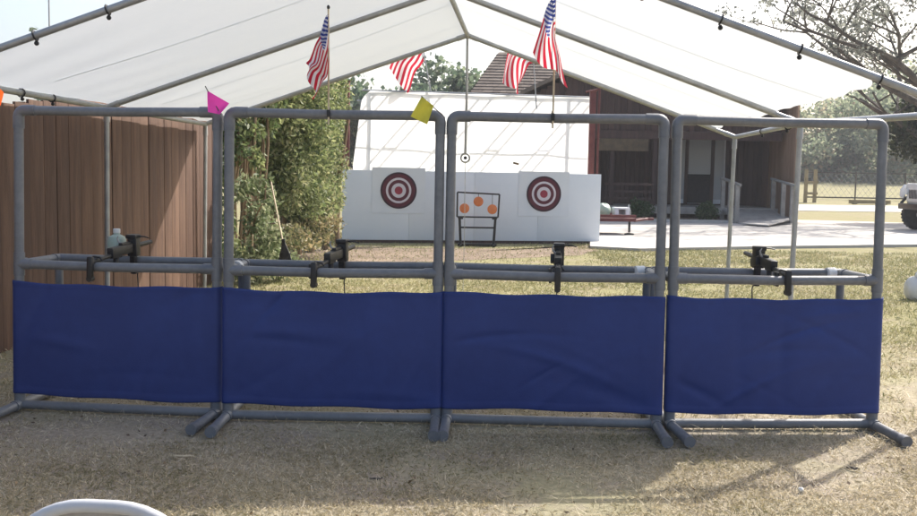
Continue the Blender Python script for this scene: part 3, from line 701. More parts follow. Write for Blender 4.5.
def pole_flag(px0, ytop, pxb, label, shape, Y):
    pb = at(pxb, 93, Y); pt = at(px0, ytop, Y); r = thing('pole_flag', label, 'flag', pb, 0, 'large striped flags above the tarp screen')
    d = pt - pb; MB().tube([(0, 0, -.35), tuple(d)], .014, 8).build('pole', M['steel'], r)
    flag_cloth('cloth', r, 1.2, .8, lambda u, v: shape(u, v, d)); return r
def big2(u, v, d):
    b = d * (1 - .56 * v); x = b.x - .05 - .62 * u ** .8 * (1 - .30 * v) + .10 * u * v; 
    return (x, -.03 - .14 * u * math.sin(11 * v + 3 * u), b.z - .02 - 1.08 * u * (1 - .33 * v) + .05 * math.sin(8 * u + 4 * v))
def big4(u, v, d):
    b = d * (1 - .52 * v); x = b.x - .60 * math.sin(u * 1.6) * (1 - .35 * v) - .07 * math.sin(9 * v + 6 * u) * u + .12 * v * u
    return (x, -.03 - .16 * u * math.sin(12 * v + 4 * u + 1), b.z - .02 - .98 * u * u * (1 - .3 * v) - .08 * u + .07 * math.sin(10 * u + 5 * v) * u)
pole_flag(417, 14, 434, 'red striped flag on a leaning pole above the left bullseye', big2, 20.9)
pole_flag(531, 28, 537, 'crumpled red striped flag drooping onto the screen behind the front flag', big4, 21.15)

# spinner stand with three orange discs
p0 = gnd(477, 246.5); ss = thing('spinner_stand', 'black steel stand holding three orange spinner discs', 'target', (p0.x, p0.y, 0), R(2))
kx = p0.y / F
mb = MB(); w2 = 20.5 * kx; z0, z1 = 29.5 * kx, 54 * kx
for a, b in (((-w2, 0, z0), (w2, 0, z0)), ((-w2 + .0, 0, z1), (w2 * 1.05, 0, z1 - .03)), ((-w2, 0, z0), (-w2, 0, z1)), ((w2, 0, z0), (w2 * 1.05, 0, z1 - .03))): mb.tube([a, b], .017, 8)
mb.build('frame', M['black'], ss)
for s in (-1, 1):
    b = MB().tube([(s * (w2 - .05), 0, z0), (s * (w2 - .08), 0, .03)], .026, 8); b.box((s * (w2 - .07), 0, z0 - .02), (.10, .05, .05), bev=.005); b.tube([(s * (w2 - .08), -.22, .025), (s * (w2 - .08), .22, .025)], .024, 8); b.build('leg', M['black'], ss)
MB().tube([(-w2 + .08, 0, 19 * kx), (w2 - .08, 0, 19 * kx)], .018, 8).build('crossbar', M['black'], ss)
MB().box((0, 0, .035), (w2 * 1.9, .12, .05), bev=.006).build('base_bar', M['black'], ss)
for x, z in ((-.265, 38), (.01, 45), (.29, 37.5)):
    d = MB().lathe([(.092, -.006), (.098, -.003), (.098, .003), (.092, .006)], 28, (x, -.02, z * kx), 'Y').build('disc', M['orangedisc'], ss)
    MB().tube([(x, -.01, z * kx + .08), (x, 0, z1 - .01)], .006, 6).build('hanger', M['black'], d)

# ------------------------------------------------------------------ thicket of vines, stems and shrubs on the left
def thicket(name, label, clumps, n, size, mat, seed, stems, cat, droop=.4, stemr=(.03, .09), group='overgrown thicket beside the range'):
    rng = np.random.default_rng(seed); q = random.Random(seed)
    base = Vector((sum(c[0][0] for c in clumps) / len(clumps), sum(c[0][1] for c in clumps) / len(clumps), 0)); r = thing(name, label, cat, base, 0, group)
    P = clump_pts(clumps, n, rng); P[:, 2] = np.abs(P[:, 2]); P -= np.array(tuple(base))
    quads_np('foliage', leaf_faces(P, size, rng, droop, .2), mat, r)
    for (x, y, h) in stems:
        x -= base.x; y -= base.y; k = 6; dx, dy = q.uniform(-.25, .25), q.uniform(-.25, .25); rr = q.uniform(*stemr)
        MB().tube([(x + dx * (i / k) ** 2 + q.uniform(-.03, .03), y + dy * (i / k) ** 2, h * i / k) for i in range(k + 1)], [rr * (1 - .6 * i / k) for i in range(k + 1)], 8).build('stem', M['stem'], r)
    return r
def clumps_px(lst):
    """(px, py, Y, radius m, vertical radius m) in photo pixels -> world ellipsoids"""
    return [(tuple(at(a, b, Y)), (rr, rr * 1.1, rv)) for (a, b, Y, rr, rv) in lst]
q = random.Random(2)
cl = clumps_px([(232, 125, 12.8, .30, .3), (240, 90, 13.2, .42, .4), (262, 100, 13.4, .38, .45), (250, 60, 13.6, .7, .6), (225, 210, 12.6, .10, .45), (236, 262, 12.4, .28, .3), (262, 120, 13.6, .22, .3), (280, 60, 14, .6, .5), (224, 160, 12.6, .10, .4)])
st = [(at(x, 240, y).x, y, q.uniform(3.0, 3.8)) for x, y in ((230, 12.7), (233, 12.75), (236, 12.9), (240, 12.8), (244, 13.0), (247, 13.3), (251, 12.9), (255, 13.2), (258, 13.4), (262, 13.5), (241, 13.6), (229, 13.1), (255, 13.9), (249, 13.7), (265, 13.3), (234, 13.4))]
thicket('cane_clump', 'clump of tall tan cane stems with drooping leaves beside the plank fence', cl + clumps_px([(230, 150, 12.5, .1, .2), (244, 150, 12.6, .12, .15), (257, 158, 12.8, .12, .2), (228, 230, 12.2, .12, .3), (250, 130, 12.9, .2, .15)]), 11000, .10, M['lf_thicket'], 3, st, 'plant', .9, (.016, .045))
cl = clumps_px([(246, 184, 12.1, .15, .16), (262, 184, 12.3, .15, .18), (256, 215, 12.0, .18, .25), (266, 238, 11.9, .25, .28), (252, 262, 11.8, .38, .28), (280, 262, 12.2, .32, .2), (268, 205, 12.3, .14, .25), (240, 190, 11.9, .12, .15)])
thicket('vine_shrub', 'pale leaved trailing vine shrub at the foot of the cane stems', cl, 2700, .085, M['lf_pale'], 5, [(at(258, 250, 12.1).x, 12.1, 1.2), (at(248, 250, 12).x, 12, 1.0)], 'shrub', .6, (.012, .03))
cl = clumps_px([(280, 110, 15, .55, .6), (300, 130, 15.6, .6, .6), (285, 165, 15.2, .5, .5), (306, 165, 16.5, .5, .55), (316, 130, 17, .5, .7), (300, 195, 15.8, .5, .45), (318, 195, 16.8, .42, .45), (328, 165, 18, .4, .6), (303, 95, 16, .6, .6), (322, 95, 17.5, .55, .6), (285, 80, 15.5, .8, .7), (329, 115, 18.5, .35, .7), (270, 145, 15, .45, .5), (280, 195, 15.2, .4, .35), (262, 165, 15.4, .5, .6), (296, 208, 16.2, .42, .28), (330, 195, 18, .3, .4), (270, 110, 16, .6, .8), (306, 72, 17.5, .75, .6)])
st = [(at(x, 240, y).x, y, q.uniform(2.6, 4.2)) for x, y in ((272, 15.3), (285, 15.8), (298, 16.2), (312, 16.8), (325, 17.4), (337, 18.2))]
thicket('leafy_tree', 'dense green and yellowing leafy tree mass left of the white wall', cl, 46000, .092, M['lf_thicket'], 7, st, 'tree', .35, (.04, .09))
cl = clumps_px([(290, 235, 14.8, .35, .18), (310, 228, 16, .45, .2), (326, 224, 17.2, .35, .15), (318, 240, 15.6, .3, .08), (300, 245, 14.4, .3, .1)])
thicket('undergrowth', 'low straw coloured undergrowth at the base of the leafy tree', cl, 2600, .09, M['lf_dry'], 9, [], 'plant', -.6)
# rake leaning against the vine shrub
a, b = at(283, 262, 11.0), at(271, 182, 11.6); rk = thing('leaf_rake', 'black fan leaf rake with pale handle leaning head down at the vines', 'rake', (a.x, a.y, 0))
hd = at(283.5, 241, 11.15)
MB().tube([hd + Vector((0, 0, -.05)), b], .010, 8).build('handle', M['rakewood'], rk, world=True)
mb = MB()
for k in range(9):
    t = (k - 4) / 4; mb.tube([hd, hd + Vector((.05 * t + .02, -.02, -.15)), hd + Vector((.105 * t + .03, -.05, -.34)), hd + Vector((.11 * t + .03, -.09, -.36))], [.012, .010, .008, .006], 6)
mb.box(hd + Vector((.02, -.02, -.16)), (.13, .012, .025)); mb.box(hd + Vector((0.0, 0, -.01)), (.04, .03, .07), bev=.008); mb.build('fan_head', M['black'], rk, world=True)

# ------------------------------------------------------------------ trees
def limb_tree(name, label, loc, h, spread, seed, leaf, n, lsize, cat='tree', trunk_r=.16, first=.35, mat_bark='bark', group=None, droop=.2, flat=.8, clumpr=.9, levels=3, shell=.5, bias=(0, 0), zmin=0):
    q = random.Random(seed); rng = np.random.default_rng(seed); r = thing(name, label, cat, loc, 0, group); tr = MB(); cl = []
    def grow(p, d, ln, rad, lv):
        pts = [p.copy()]; k = 5; dd = d.copy()
        for i in range(k):
            dd = (dd + Vector((q.uniform(-.22, .22) + bias[0] * .06, q.uniform(-.22, .22) + bias[1] * .06, q.uniform(-.10, .20)))).normalized(); pts.append(pts[-1] + dd * ln / k)
        tr.tube(pts, [rad * (1 - .55 * i / k) for i in range(k + 1)], 7 if lv < 2 else 5, cap=False)
        if lv >= levels:
            cl.append((pts[-1], (clumpr * q.uniform(.6, 1.2),) * 2 + (clumpr * q.uniform(.45, .8),))); return
        for j in range(3 if lv else 5):
            i = q.randint(2, k); a = q.uniform(0, 6.283)
            nd = (dd * .7 + Vector((math.cos(a) * spread, math.sin(a) * spread, q.uniform(-.1, .55) * flat))).normalized(); grow(pts[i], nd, ln * q.uniform(.55, .8), rad * .5, lv + 1)
        cl.append((pts[-1], (clumpr * .8, clumpr * .8, clumpr * .5)))
    grow(Vector((0, 0, -.1)), Vector((0, 0, 1)), h * first, trunk_r, 0)
    tr.build('trunk', M[mat_bark], r)
    P = clump_pts(cl, n, rng, shell); P = P[P[:, 2] > zmin]; quads_np('crown', leaf_faces(P, lsize, rng, droop), leaf, r); return r
# trees beyond the backstop
for i, (px, ytop, Y, lab) in enumerate(((365, 66, 50, 'grey green tree above the left red post'), (392, 60, 54, 'grey green tree directly behind the left pole flag'), (438, 56, 52, 'grey green tree just right of the leaning flag pole'), (462, 68, 49, 'grey green tree left of the hanging pole'), (492, 60, 60, 'small tree top just left of the shingled roof'))):
    b = at(px, 176, Y); hgt = at(px, ytop, Y).z - hz(0, Y)
    limb_tree('broadleaf_tree', lab, (b.x, Y, hz(0, Y)), hgt * 1.0, .55, 40 + i, M['lf_blue'], 3600, .30, group='trees behind the tarp screen', trunk_r=.22, first=.38, clumpr=1.1)
b = at(34, 170, 42); limb_tree('broadleaf_tree', 'treetop showing over the far left canopy rail', (b.x, 42, .0), 7.6, .5, 52, M['lf_blue'], 1800, .28, trunk_r=.2, first=.4, clumpr=.8)
# bare mossy oak on the right with an evergreen beside it
limb_tree('mossy_oak', 'bare grey oak hung with moss, limbs reaching over the canopy corner', (16.0, 32.5, 0), 15.5, .95, 77, M['lf_moss'], 8500, .11, trunk_r=.30, first=.40, clumpr=.6, levels=4, droop=1.6, shell=.7, bias=(-1, 0), flat=.62, zmin=5.4)
limb_tree('evergreen_tree', 'dark evergreen tree at the right edge behind the white vehicle', (16.7, 34.0, 0), 11.0, .5, 81, M['lf_dark'], 22000, .15, trunk_r=.26, first=.26, clumpr=1.15, droop=.5)
# far wood as one mass
rng = np.random.default_rng(9); q = random.Random(9); cl = []
for k in range(170):
    x = q.uniform(18, 70) if k % 3 else q.uniform(30, 50); y = q.uniform(88, 112); hgt = q.uniform(4, 11.5) * (.75 if q.random() < .4 else 1)
    for j in range(4): cl.append(((x + q.uniform(-1.6, 1.6), y + q.uniform(-1.5, 1.5), hz(0, y) + hgt * q.uniform(.02, .95)), (q.uniform(1.0, 2.2),) * 2 + (q.uniform(.8, 1.7),)))
P = clump_pts(cl, 110000, rng); o = quads_np('wood', leaf_faces(P, .38, rng, .2), M['lf_wood']); tag(o, 'hazy grey green wood beyond the far field', 'wood', kind='stuff')
cl = []
for k in range(90):
    x = q.uniform(-90, 14); y = q.uniform(75, 100); hgt = q.uniform(3, 8)
    for j in range(3): cl.append(((x + q.uniform(-1.6, 1.6), y, hz(0, y) + hgt * q.uniform(.1, .95)), (q.uniform(1.2, 2.4),) * 2 + (q.uniform(.8, 1.7),)))
P = clump_pts(cl, 16000, rng); o = quads_np('wood', leaf_faces(P, .6, rng, .2), M['lf_wood']); tag(o, 'low wood far behind the tarp screen and thicket', 'wood', kind='stuff')
# thin mast at the left
b = at(52, 170, 34); ma = thing('mast', 'thin grey mast rising above the left canopy rail', 'mast', (b.x, 34, 0))
MB().tube([(0, 0, -.1), (0, 0, 9.5)], [.045, .025], 8).build('pole', M['steel'], ma); MB().tube([(-.3, 0, 8.9), (.3, 0, 8.9)], .015, 6).build('crossarm', M['steel'], ma)

# ------------------------------------------------------------------ building with porch
BY = 33.0
bu = thing('wooden_building', 'dark brown wooden building with shingled roof and shaded porch', 'building', (6.5, BY, 0))
def bp(name, mb, m, parent=None, **k): return mb.build(name, M[m], parent or bu, world=True, **k)
def plank_wall(mb, a, b, z0, z1, n, th=.06):
    a, b = Vector(a), Vector(b); d = (b - a) / n; ang = math.atan2(d.y, d.x)
    for k in range(n):
        c = a + d * (k + .5); mb.box((c.x, c.y, (z0 + z1) / 2), (d.length - .012, th, z1 - z0), (0, 0, ang))
xl, xr = at(533, 150, BY).x, at(797, 150, BY - 1.6).x
FZ = .50
# porch floor, back wall, left and right walls
bp('porch_floor', MB().box(((xl + xr) / 2, BY + 1.6, FZ - .12), (xr - xl - .1, 3.5, .24)), 'greywood')
mb = MB(); plank_wall(mb, (xl, BY + 3.2, 0), (at(770, 150, BY + 3).x + .15, BY + 3.2, 0), 0, 4.6, 52); bp('back_wall', mb, 'siding')
mb = MB(); plank_wall(mb, (xl, BY + .1, 0), (xl, BY + 3.1, 0), 0, 4.6, 14); bp('side_wall', mb, 'siding')
xr2 = at(770, 150, BY + 3).x
mb = MB(); plank_wall(mb, (xr2 + .05, BY + 3.1, 0), (xr, BY - 1.6, 0), .02, 4.4, 20); bp('wing_wall', mb, 'siding2')
# front: fascia beam, gable, sign, porch posts
xg = at(668, 150, BY).x
mb = MB(); mb.box(((xl + xr) / 2, BY - .05, 2.95), (xr - xl, .12, .28)); bp('beam', mb, 'siding')
mb = MB(); nb = 40
for k in range(nb):
    x = xl + (xr - xl) * (k + .5) / nb; t = 1 - abs((x - (xl + xr) / 2) / ((xr - xl) / 2)); mb.box((x, BY, 3.1 + (1.2 + 2.1 * t) / 2), ((xr - xl) / nb - .012, .05, 1.2 + 2.1 * t))
bp('gable', mb, 'siding')
zc = 4.3; mid = (xl + xr) / 2
for s in (-1, 1):
    e = mid + s * ((xr - xl) / 2 + .5); P = [(mid, BY - .5, zc + 2.15), (e, BY - .5, zc - .1), (e, BY + 6, zc - .1), (mid, BY + 6, zc + 2.15)]
    bp('porch_roof', MB().prism(P, (0, 0, .14)), 'shingle')
for px in (572, 612, 655): 
    x = at(px, 150, BY).x; bp('porch_post', MB().box((x, BY + .02, 1.43 + FZ / 2), (.14, .14, 2.81 - FZ), bev=.008), 'siding')
mb = MB(); mb.box((at(622, 145, BY).x, BY - .13, at(622, 145, BY).z), (1.75, .04, .42), bev=.01); bp('sign_board', mb, 'sign')
# railing on the porch front
x0, x1 = at(606, 150, BY).x, at(655, 150, BY).x
mb = MB()
for z in (.75, 1.0, 1.25): mb.box(((x0 + x1) / 2, BY, z), (x1 - x0, .05, .08))
bp('railing', mb, 'siding')
# glazed double door in the recess
dx0, dx1 = at(676, 150, BY + 2.9).x, at(727, 150, BY + 2.9).x; dz0, dz1 = FZ + .05, at(700, 128, BY + 2.9).z
mb = MB(); dm = (dx0 + dx1) / 2
door = bp('door', MB().box((dm, BY + 3.10, (dz0 + dz1) / 2), (dx1 - dx0, .08, dz1 - dz0)), 'trim')
for a_, b_, z0_, z1_ in ((.03, .20, .06, .96), (.27, .72, .40, .96), (.77, .97, .06, .96)):
    fx = lambda t: dx0 + (dx1 - dx0) * t; fz = lambda t: dz0 + (dz1 - dz0) * t
    bp('pane', MB().box(((fx(a_) + fx(b_)) / 2, BY + 3.05, (fz(z0_) + fz(z1_)) / 2), (fx(b_) - fx(a_), .03, fz(z1_) - fz(z0_))), 'glass', door)
for t in (.235, .745): bp('frame', MB().box((dx0 + (dx1 - dx0) * t, BY + 3.04, (dz0 + dz1) / 2), (.13, .07, dz1 - dz0)), 'siding', door)
bp('panel', MB().box((dx0 + (dx1 - dx0) * .495, BY + 3.045, dz0 + (dz1 - dz0) * .2), (.44 * (dx1 - dx0), .05, (dz1 - dz0) * .385)), 'rubber', door)
# main block with hipped shingle roof
X0, X1, Y0, Y1 = at(466, 90, BY + 4).x, xr + .9, BY + 3.7, BY + 13
mb = MB(); plank_wall(mb, (X0 + .5, Y0, 0), (X1 - .5, Y0, 0), 0, 4.3, 60); plank_wall(mb, (X0 + .5, Y0 + .05, 0), (X0 + .5, Y1 - .5, 0), 0, 4.3, 36); plank_wall(mb, (X1 - .5, Y0 + .05, 0), (X1 - .5, Y1 - .5, 0), 0, 4.3, 36); plank_wall(mb, (X0 + .5, Y1 - .5, 0), (X1 - .5, Y1 - .5, 0), 0, 4.3, 60); bp('wall', mb, 'siding')
E = [Vector((X0, Y0 - .3, 4.35)), Vector((X1, Y0 - .3, 4.35)), Vector((X1, Y1, 4.35)), Vector((X0, Y1, 4.35))]; rg0 = at(499, 53, Y0 + 2.6); rz_ = rg0.z
RG = [Vector((rg0.x, Y0 + 2.6, rz_)), Vector((X1 - 1.8, Y0 + 2.6, rz_)), Vector((X1 - 1.8, Y1 - 2.6, rz_)), Vector((rg0.x, Y1 - 2.6, rz_))]
mb = MB(); mb.add(E + RG, [(0, 1, 5, 4), (1, 2, 6, 5), (2, 3, 7, 6), (3, 0, 4, 7), (4, 5, 6, 7), (0, 3, 2, 1)])
# courses of shingles on the front and left slopes
qq = random.Random(3)
for (A, B, Cc, D) in ((E[0], E[1], RG[1], RG[0]), (E[3], E[0], RG[0], RG[3])):
    nrm = (B - A).cross(D - A).normalized()
    nc = 16
    for c in range(nc):
        t0, t1 = c / nc, (c + 1) / nc; a0, b0, a1, b1 = A.lerp(D, t0), B.lerp(Cc, t0), A.lerp(D, t1 + .012), B.lerp(Cc, t1 + .012); s = 0; ln = (b0 - a0).length
        while s < ln - .05:
            wv = min(qq.uniform(.22, .5), ln - s); u0, u1 = s / ln, (s + wv - .012) / ln; o1 = nrm * .045; o2 = nrm * .012
            v4 = [a0.lerp(b0, u0) + o1, a0.lerp(b0, u1) + o1, a1.lerp(b1, u1) + o2, a1.lerp(b1, u0) + o2]
            v4 = v4 + [v4[0] - nrm * .04, v4[1] - nrm * .04]; mb.add(v4, [(0, 1, 2, 3), (0, 4, 5, 1)]); s += wv
bp('roof', mb, 'shingle', smooth=False)
# low stone edging and soil bed along the porch
mb = MB(); mb.box(((xl + at(716, 220, BY).x) / 2, BY - 2.2, .07), (at(716, 220, BY).x - xl, .12, .16), bev=.02); o = bp('kerb', mb, 'concrete')
mb = MB(); mb.box(((xl + at(716, 220, BY).x) / 2, BY - 1.1, .085), (at(716, 220, BY).x - xl, 2.1, .05)); o = bp('flower_bed', mb, 'soil')
# ramp with handrails
ra = thing('ramp', 'pale wheelchair ramp with grey handrails up to the porch', 'ramp', (at(755, 220, 31).x, 31, 0))
tl, tr_, bl, br = at(722, 150, BY + .3).x, at(772, 150, BY + .3).x, at(742, 150, 30.4).x, at(798, 150, 30.2).x
mb = MB(); T = [(tl, BY + .1, FZ), (tr_, BY + .1, FZ), (br, 30.2, .075), (bl, 30.4, .075)]
mb.prism(T, (0, 0, -.07)); mb.build('deck', M['greywood'], ra, world=True)
for (a_, b_) in (((tl, BY), (bl, 30.7)), ((tr_, BY), (br, 30.5))):
    rl = MB(); d0 = Vector((a_[0], a_[1], FZ + 1.0)); d1 = Vector((b_[0], b_[1], 1.32)); e = (d1 - d0)
    rl.tube([d0 - e * .12, d1 + e * .18], .05, 6); rr = rl.build('handrail', M['greywood'], ra, world=True)
    for t in (0.02, .55, 1.0):
        p = d0.lerp(d1, t); MB().box((p.x, p.y, p.z / 2), (.13, .11, p.z)).build('post', M['greywood'], ra, world=True)
# plank sheet lying over the ramp foot
mb = MB(); P = [gnd(742, 224, .1), gnd(768, 226, .1), gnd(795, 219, .22), gnd(770, 214, .22)]; mb.prism([(p.x, p.y, p.z) for p in P], (0, 0, .03)); tag(mb.build('plywood_sheet', M['concrete']), 'pale board lying across the foot of the ramp', 'board')
def bush(px, py, Y, rx, rz, label, seed):
    p = at(px, py, Y); rng = np.random.default_rng(seed); r = thing('bush', label, 'bush', (p.x, Y, .1), 0, 'clipped bushes along the porch')
    cl = [((random.Random(seed + i).uniform(-.5, .5) * rx, random.Random(seed + i + 9).uniform(-.4, .4) * rx, rz * random.Random(seed + i + 5).uniform(.5, 1.25)), (rx * .6, rx * .6, rz * .6)) for i in range(9)]
    P = clump_pts(cl, 2200, rng); P[:, 2] = np.abs(P[:, 2]); quads_np('foliage', leaf_faces(P, .07, rng), M['lf_bush'], r)
    for i in range(3): MB().tube([(i * .08 - .08, 0, -.12), (i * .2 - .2, .03, rz)], .02, 6).build('stem', M['bark'], r)
bush(641, 210, 31.4, .45, .42, 'dark green bush beside the red trailer', 1); bush(706, 212, 31.6, .42, .36, 'dark green bush at the foot of the ramp handrail', 2)
# red trailer with a white box and a bundle
p = gnd(622, 236); tl_ = thing('utility_trailer', 'low red utility trailer parked on the slab beside the white wall', 'trailer', (p.x, p.y, .06), R(4))
MB().box((-.75, 0, .36), (1.9, 1.1, .08), bev=.01).build('deck', M['shadedred'], tl_)
for s in (-1, 1): MB().box((-.75, s * .54, .45), (1.9, .04, .07), bev=.006).build('side_rail', M['shadedred'], tl_)
mb = MB(); mb.tube([(.2, .4, .34), (.62, 0, .37), (.78, 0, .37)], .035, 8); mb.tube([(.2, -.4, .34), (.62, 0, .37)], .035, 8); mb.build('tongue', M['shadedred'], tl_)
mb = MB(); mb.tube([(.05, -.5, .36), (.05, -.5, .06)], .03, 8); mb.lathe([(.12, 0), (.12, .03), (.03, .05)], 14, (.05, -.5, 0)); mb.build('jack_foot', M['black'], tl_)
for s in (-1, 1):
    wq = MB().lathe([(.10, -.06), (.19, -.07), (.21, -.04), (.21, .04), (.19, .07), (.10, .06)], 20, (-.95, s * .64, .21), 'Y').build('wheel', M['rubber'], tl_); MB().lathe([(.095, -.065), (.04, -.075), (.04, .075), (.095, .065)], 16, (-.95, s * .64, .21), 'Y').build('rim', M['steel'], wq)
kx = p.y / F; bx = at(620.5, 219, p.y - .05)
wb_ = thing('white_crate', 'small white crate with a dark slot on the red trailer', 'crate', (bx.x, bx.y, .47), R(4))
mb = MB(); mb.box((0, 0, .215), (.36, .36, .05), bev=.01)
for x in (-.13, .13): mb.box((x, 0, .095), (.09, .34, .19), bev=.008)
mb.box((0, .15, .095), (.2, .03, .19)); mb.build('shell', M['white'], wb_)
bx = at(603, 215, p.y); tag(MB().blob((bx.x, bx.y, .47 + .16), (.20, .22, .17), 10, .1, 4).build('bundle', M['jug']), 'grey green bundle on the red trailer beside the white wall', 'bundle')
bx = at(628.5, 214, p.y + .2); st_ = thing('bottle', 'thin grey bottle standing beside the white crate', 'bottle', (bx.x, bx.y, .41)); MB().lathe([(.05, 0), (.055, .02), (.055, .22), (.025, .30), (.022, .36)], 14).build('body', M['steel'], st_)

# ------------------------------------------------------------------ off-road vehicle at the right edge
wc = gnd(937, 234.5); vh = thing('offroad_vehicle', 'white off road vehicle with big black tyres at the right edge', 'car', (wc.x, wc.y, 0.06), R(-6))
def wheel(x, y, rad=.45):
    w_ = MB(); prof = [(.24, -.12), (.36, -.145), (.43, -.13), (.45, -.10), (.45, .10), (.43, .13), (.36, .145), (.24, .12)]; w_.lathe([(a * rad / .45, b) for a, b in prof], 32, (x, y, rad), 'Y')
    for k in range(28):
        a = 2 * math.pi * k / 28
        for s in (-1, 1): w_.box((x + math.cos(a) * rad, y + s * .065, rad + math.sin(a) * rad), (.03, .10, .055), (0, -a, 0))
    t = w_.build('wheel', M['rubber'], vh); rm = MB().lathe([(.25, -.10), (.22, -.115), (.12, -.09), (.10, -.12), (.05, -.125)], 24, (x, y, rad), 'Y')
    sg = 1 if y > 0 else -1
    for k in range(6):
        a = math.pi * k / 3; rm.tube([(x + .09 * math.cos(a), y + sg * .10, rad + .09 * math.sin(a)), (x + .225 * math.cos(a), y + sg * .10, rad + .225 * math.sin(a))], .03, 6)
    rm.lathe([(.25, .10), (.22, .115), (.12, .09), (.10, .12), (.05, .125)], 24, (x, y, rad), 'Y'); rm.build('rim', M['steel'], t)
for x in (0, 2.45):
    for y in (0, 1.5): wheel(x, y)
b = MB(); b.box((1.36, .75, .92), (3.5, 1.18, .5), bev=.05); b.box((2.35, .75, 1.05), (1.95, 1.5, .62), bev=.05); b.build('body', M['white_paint'], vh)
b = MB(); b.box((.42, .75, 1.27), (1.75, 1.22, .22), bev=.06); b.build('hood', M['white_paint'], vh)
for y in (-.05, 1.55):
    for x in (0, 2.45):
        pr = [(x - .50, y, 1.0), (x - .48, y, 1.20), (x - .38, y, 1.34), (x + .45, y, 1.32), (x + .66, y, 1.02), (x + .52, y, .95), (x + .36, y, 1.10), (x - .36, y, 1.10), (x - .44, y, .94)]
        MB().prism([(a, y_ - (.16 if y < 0 else .0), c) for a, y_, c in pr], (0, .26 if y < 0 else .16, 0)).build('fender', M['white_paint'] if x == 0 else M['white_paint'], vh)
        MB().tube([(x + .52 * math.cos(a), y + (-.16 if y < 0 else .16), .45 + .60 * math.sin(a)) for a in [R(20 + 14 * k) for k in range(11)]], .045, 8).build('fender_flare', M['black'], vh)
b = MB(); b.box((-.40, .75, 1.08), (.07, 1.1, .50), bev=.02); b.build('grille', M['white_paint'], vh)
for k in range(7): MB().box((-.442, .45 + k * .1, 1.08), (.012, .045, .3)).build('grille_slot', M['black'], vh)
for y in (.28, 1.22): MB().lathe([(.10, -.02), (.10, .01), (.07, .03)], 18, (-.46, y, 1.14), 'X').build('headlight', M['tape'], vh)
MB().box((-.52, .75, .70), (.13, 1.6, .17), bev=.03).build('bumper', M['black'], vh)
b = MB(); b.prism([(1.25, .06, 1.38), (1.38, .06, 1.38), (1.62, .06, 1.95), (1.52, .06, 1.95)], (0, 1.38, 0)); b.build('windshield', M['darkglass'], vh)
b = MB(); b.box((2.45, .75, 1.66), (1.66, 1.40, .52), bev=.04); b.build('side_glass', M['darkglass'], vh); b = MB(); b.box((2.42, .75, 1.97), (1.85, 1.46, .10), bev=.04); b.build('hardtop', M['white_paint'], vh)
for x in (1.68, 2.35, 3.22): MB().box((x, .75, 1.66), (.09, 1.44, .56), bev=.02).build('pillar', M['white_paint'], vh)
MB().lathe([(.28, -.10), (.40, -.12), (.42, 0), (.40, .12), (.28, .10)], 24, (3.5, .75, 1.15), 'X').build('spare_wheel', M['rubber'], vh)

# ------------------------------------------------------------------ far fence, gate posts
FY = 56.0; zf = hz(0, FY)
cf = thing('chainlink_fence', 'rusty chain link fence along the tan field', 'fence', (at(800, 190, FY).x, FY, zf))
fx0, fx1 = at(806, 190, FY).x, at(806, 190, FY).x + 34; zt_ = at(850, 173, FY).z - zf
mb = MB()
n = int((fx1 - fx0) / .32)
for k in range(n):
    x = fx0 + k * .32; mb.tube([(x, FY, zf + .03), (x + zt_ * .8, FY, zf + zt_)], .006, 4, cap=False); mb.tube([(x + zt_ * .8, FY, zf + .03), (x, FY, zf + zt_)], .006, 4, cap=False)
mb.build('wire_mesh', M['steel'], cf, world=True)
MB().tube([(fx0, FY, zf + zt_), (fx1, FY, zf + zt_)], .03, 6).build('rail', M['bark'], cf, world=True); MB().tube([(fx0, FY, zf + .12), (fx1, FY, zf + .12)], .045, 6).build('rail', M['bark'], cf, world=True)
for k in range(12):
    x = fx0 + k * 2.9; MB().tube([(x, FY, zf - .1), (x, FY, zf + zt_ + .06)], .045, 8).build('post', M['bark'], cf, world=True)
pg = at(810, 195, 52); gp = thing('timber_gate', 'yellowed timber gate stub beside the canopy post', 'gate', (pg.x, 52, hz(0, 52)))
for x in (-.25, .25): MB().box((x, 0, .85), (.16, .16, 1.9), bev=.01).build('post', M['yellowwood'], gp)
for z in (.5, 1.1): MB().box((0, -.09, z), (.75, .05, .13)).build('board', M['yellowwood'], gp)
a = at(853, 198, 51); gr = thing('ground_beam', 'low yellow beam on the verge in front of the chain link fence', 'beam', (a.x, 51, hz(0, 51)))
MB().box((.9, 0, .14), (2.2, .16, .2), bev=.01).build('beam', M['yellowwood'], gr); [MB().box((x, 0, .02), (.2, .25, .16)).build('foot', M['yellowwood'], gr) for x in (.1, 1.7)]

# ------------------------------------------------------------------ foreground bits
ch = thing('folding_chair', 'white folding chair in the near left corner, only its back top in view', 'chair', (at(104, 500, 1.72).x, 1.72, 0), R(-4))
ztop = .757; hw = .195
def arch(hw_, zt_, rr, zb, n=10):
    P = [(-hw_, 0, zb)] + [(-hw_ + rr - rr * math.cos(a), 0, zt_ - rr + rr * math.sin(a)) for a in [math.pi / 2 * i / n for i in range(n + 1)]]
    return P + [(-x, y, z) for x, y, z in P[::-1]]
ar = arch(hw, ztop - .012, .165, .44)
MB().tube([(x, (ztop - z) * -.0 + .04 * (z - .44) * -1 + .0, z) for x, y, z in ar], .0125, 12).build('back_frame', M['chair'], ch)
inn = arch(hw - .008, ztop - .020, .155, .50); mb = MB(); mb.prism([(x, -.04 * (z - .44) + .010, z) for x, y, z in inn], (0, .008, 0)); mb.build('backrest', M['chairpanel'], ch)
MB().box((0, .21, .44), (.40, .40, .03), bev=.012).build('seat', M['chairpanel'], ch)
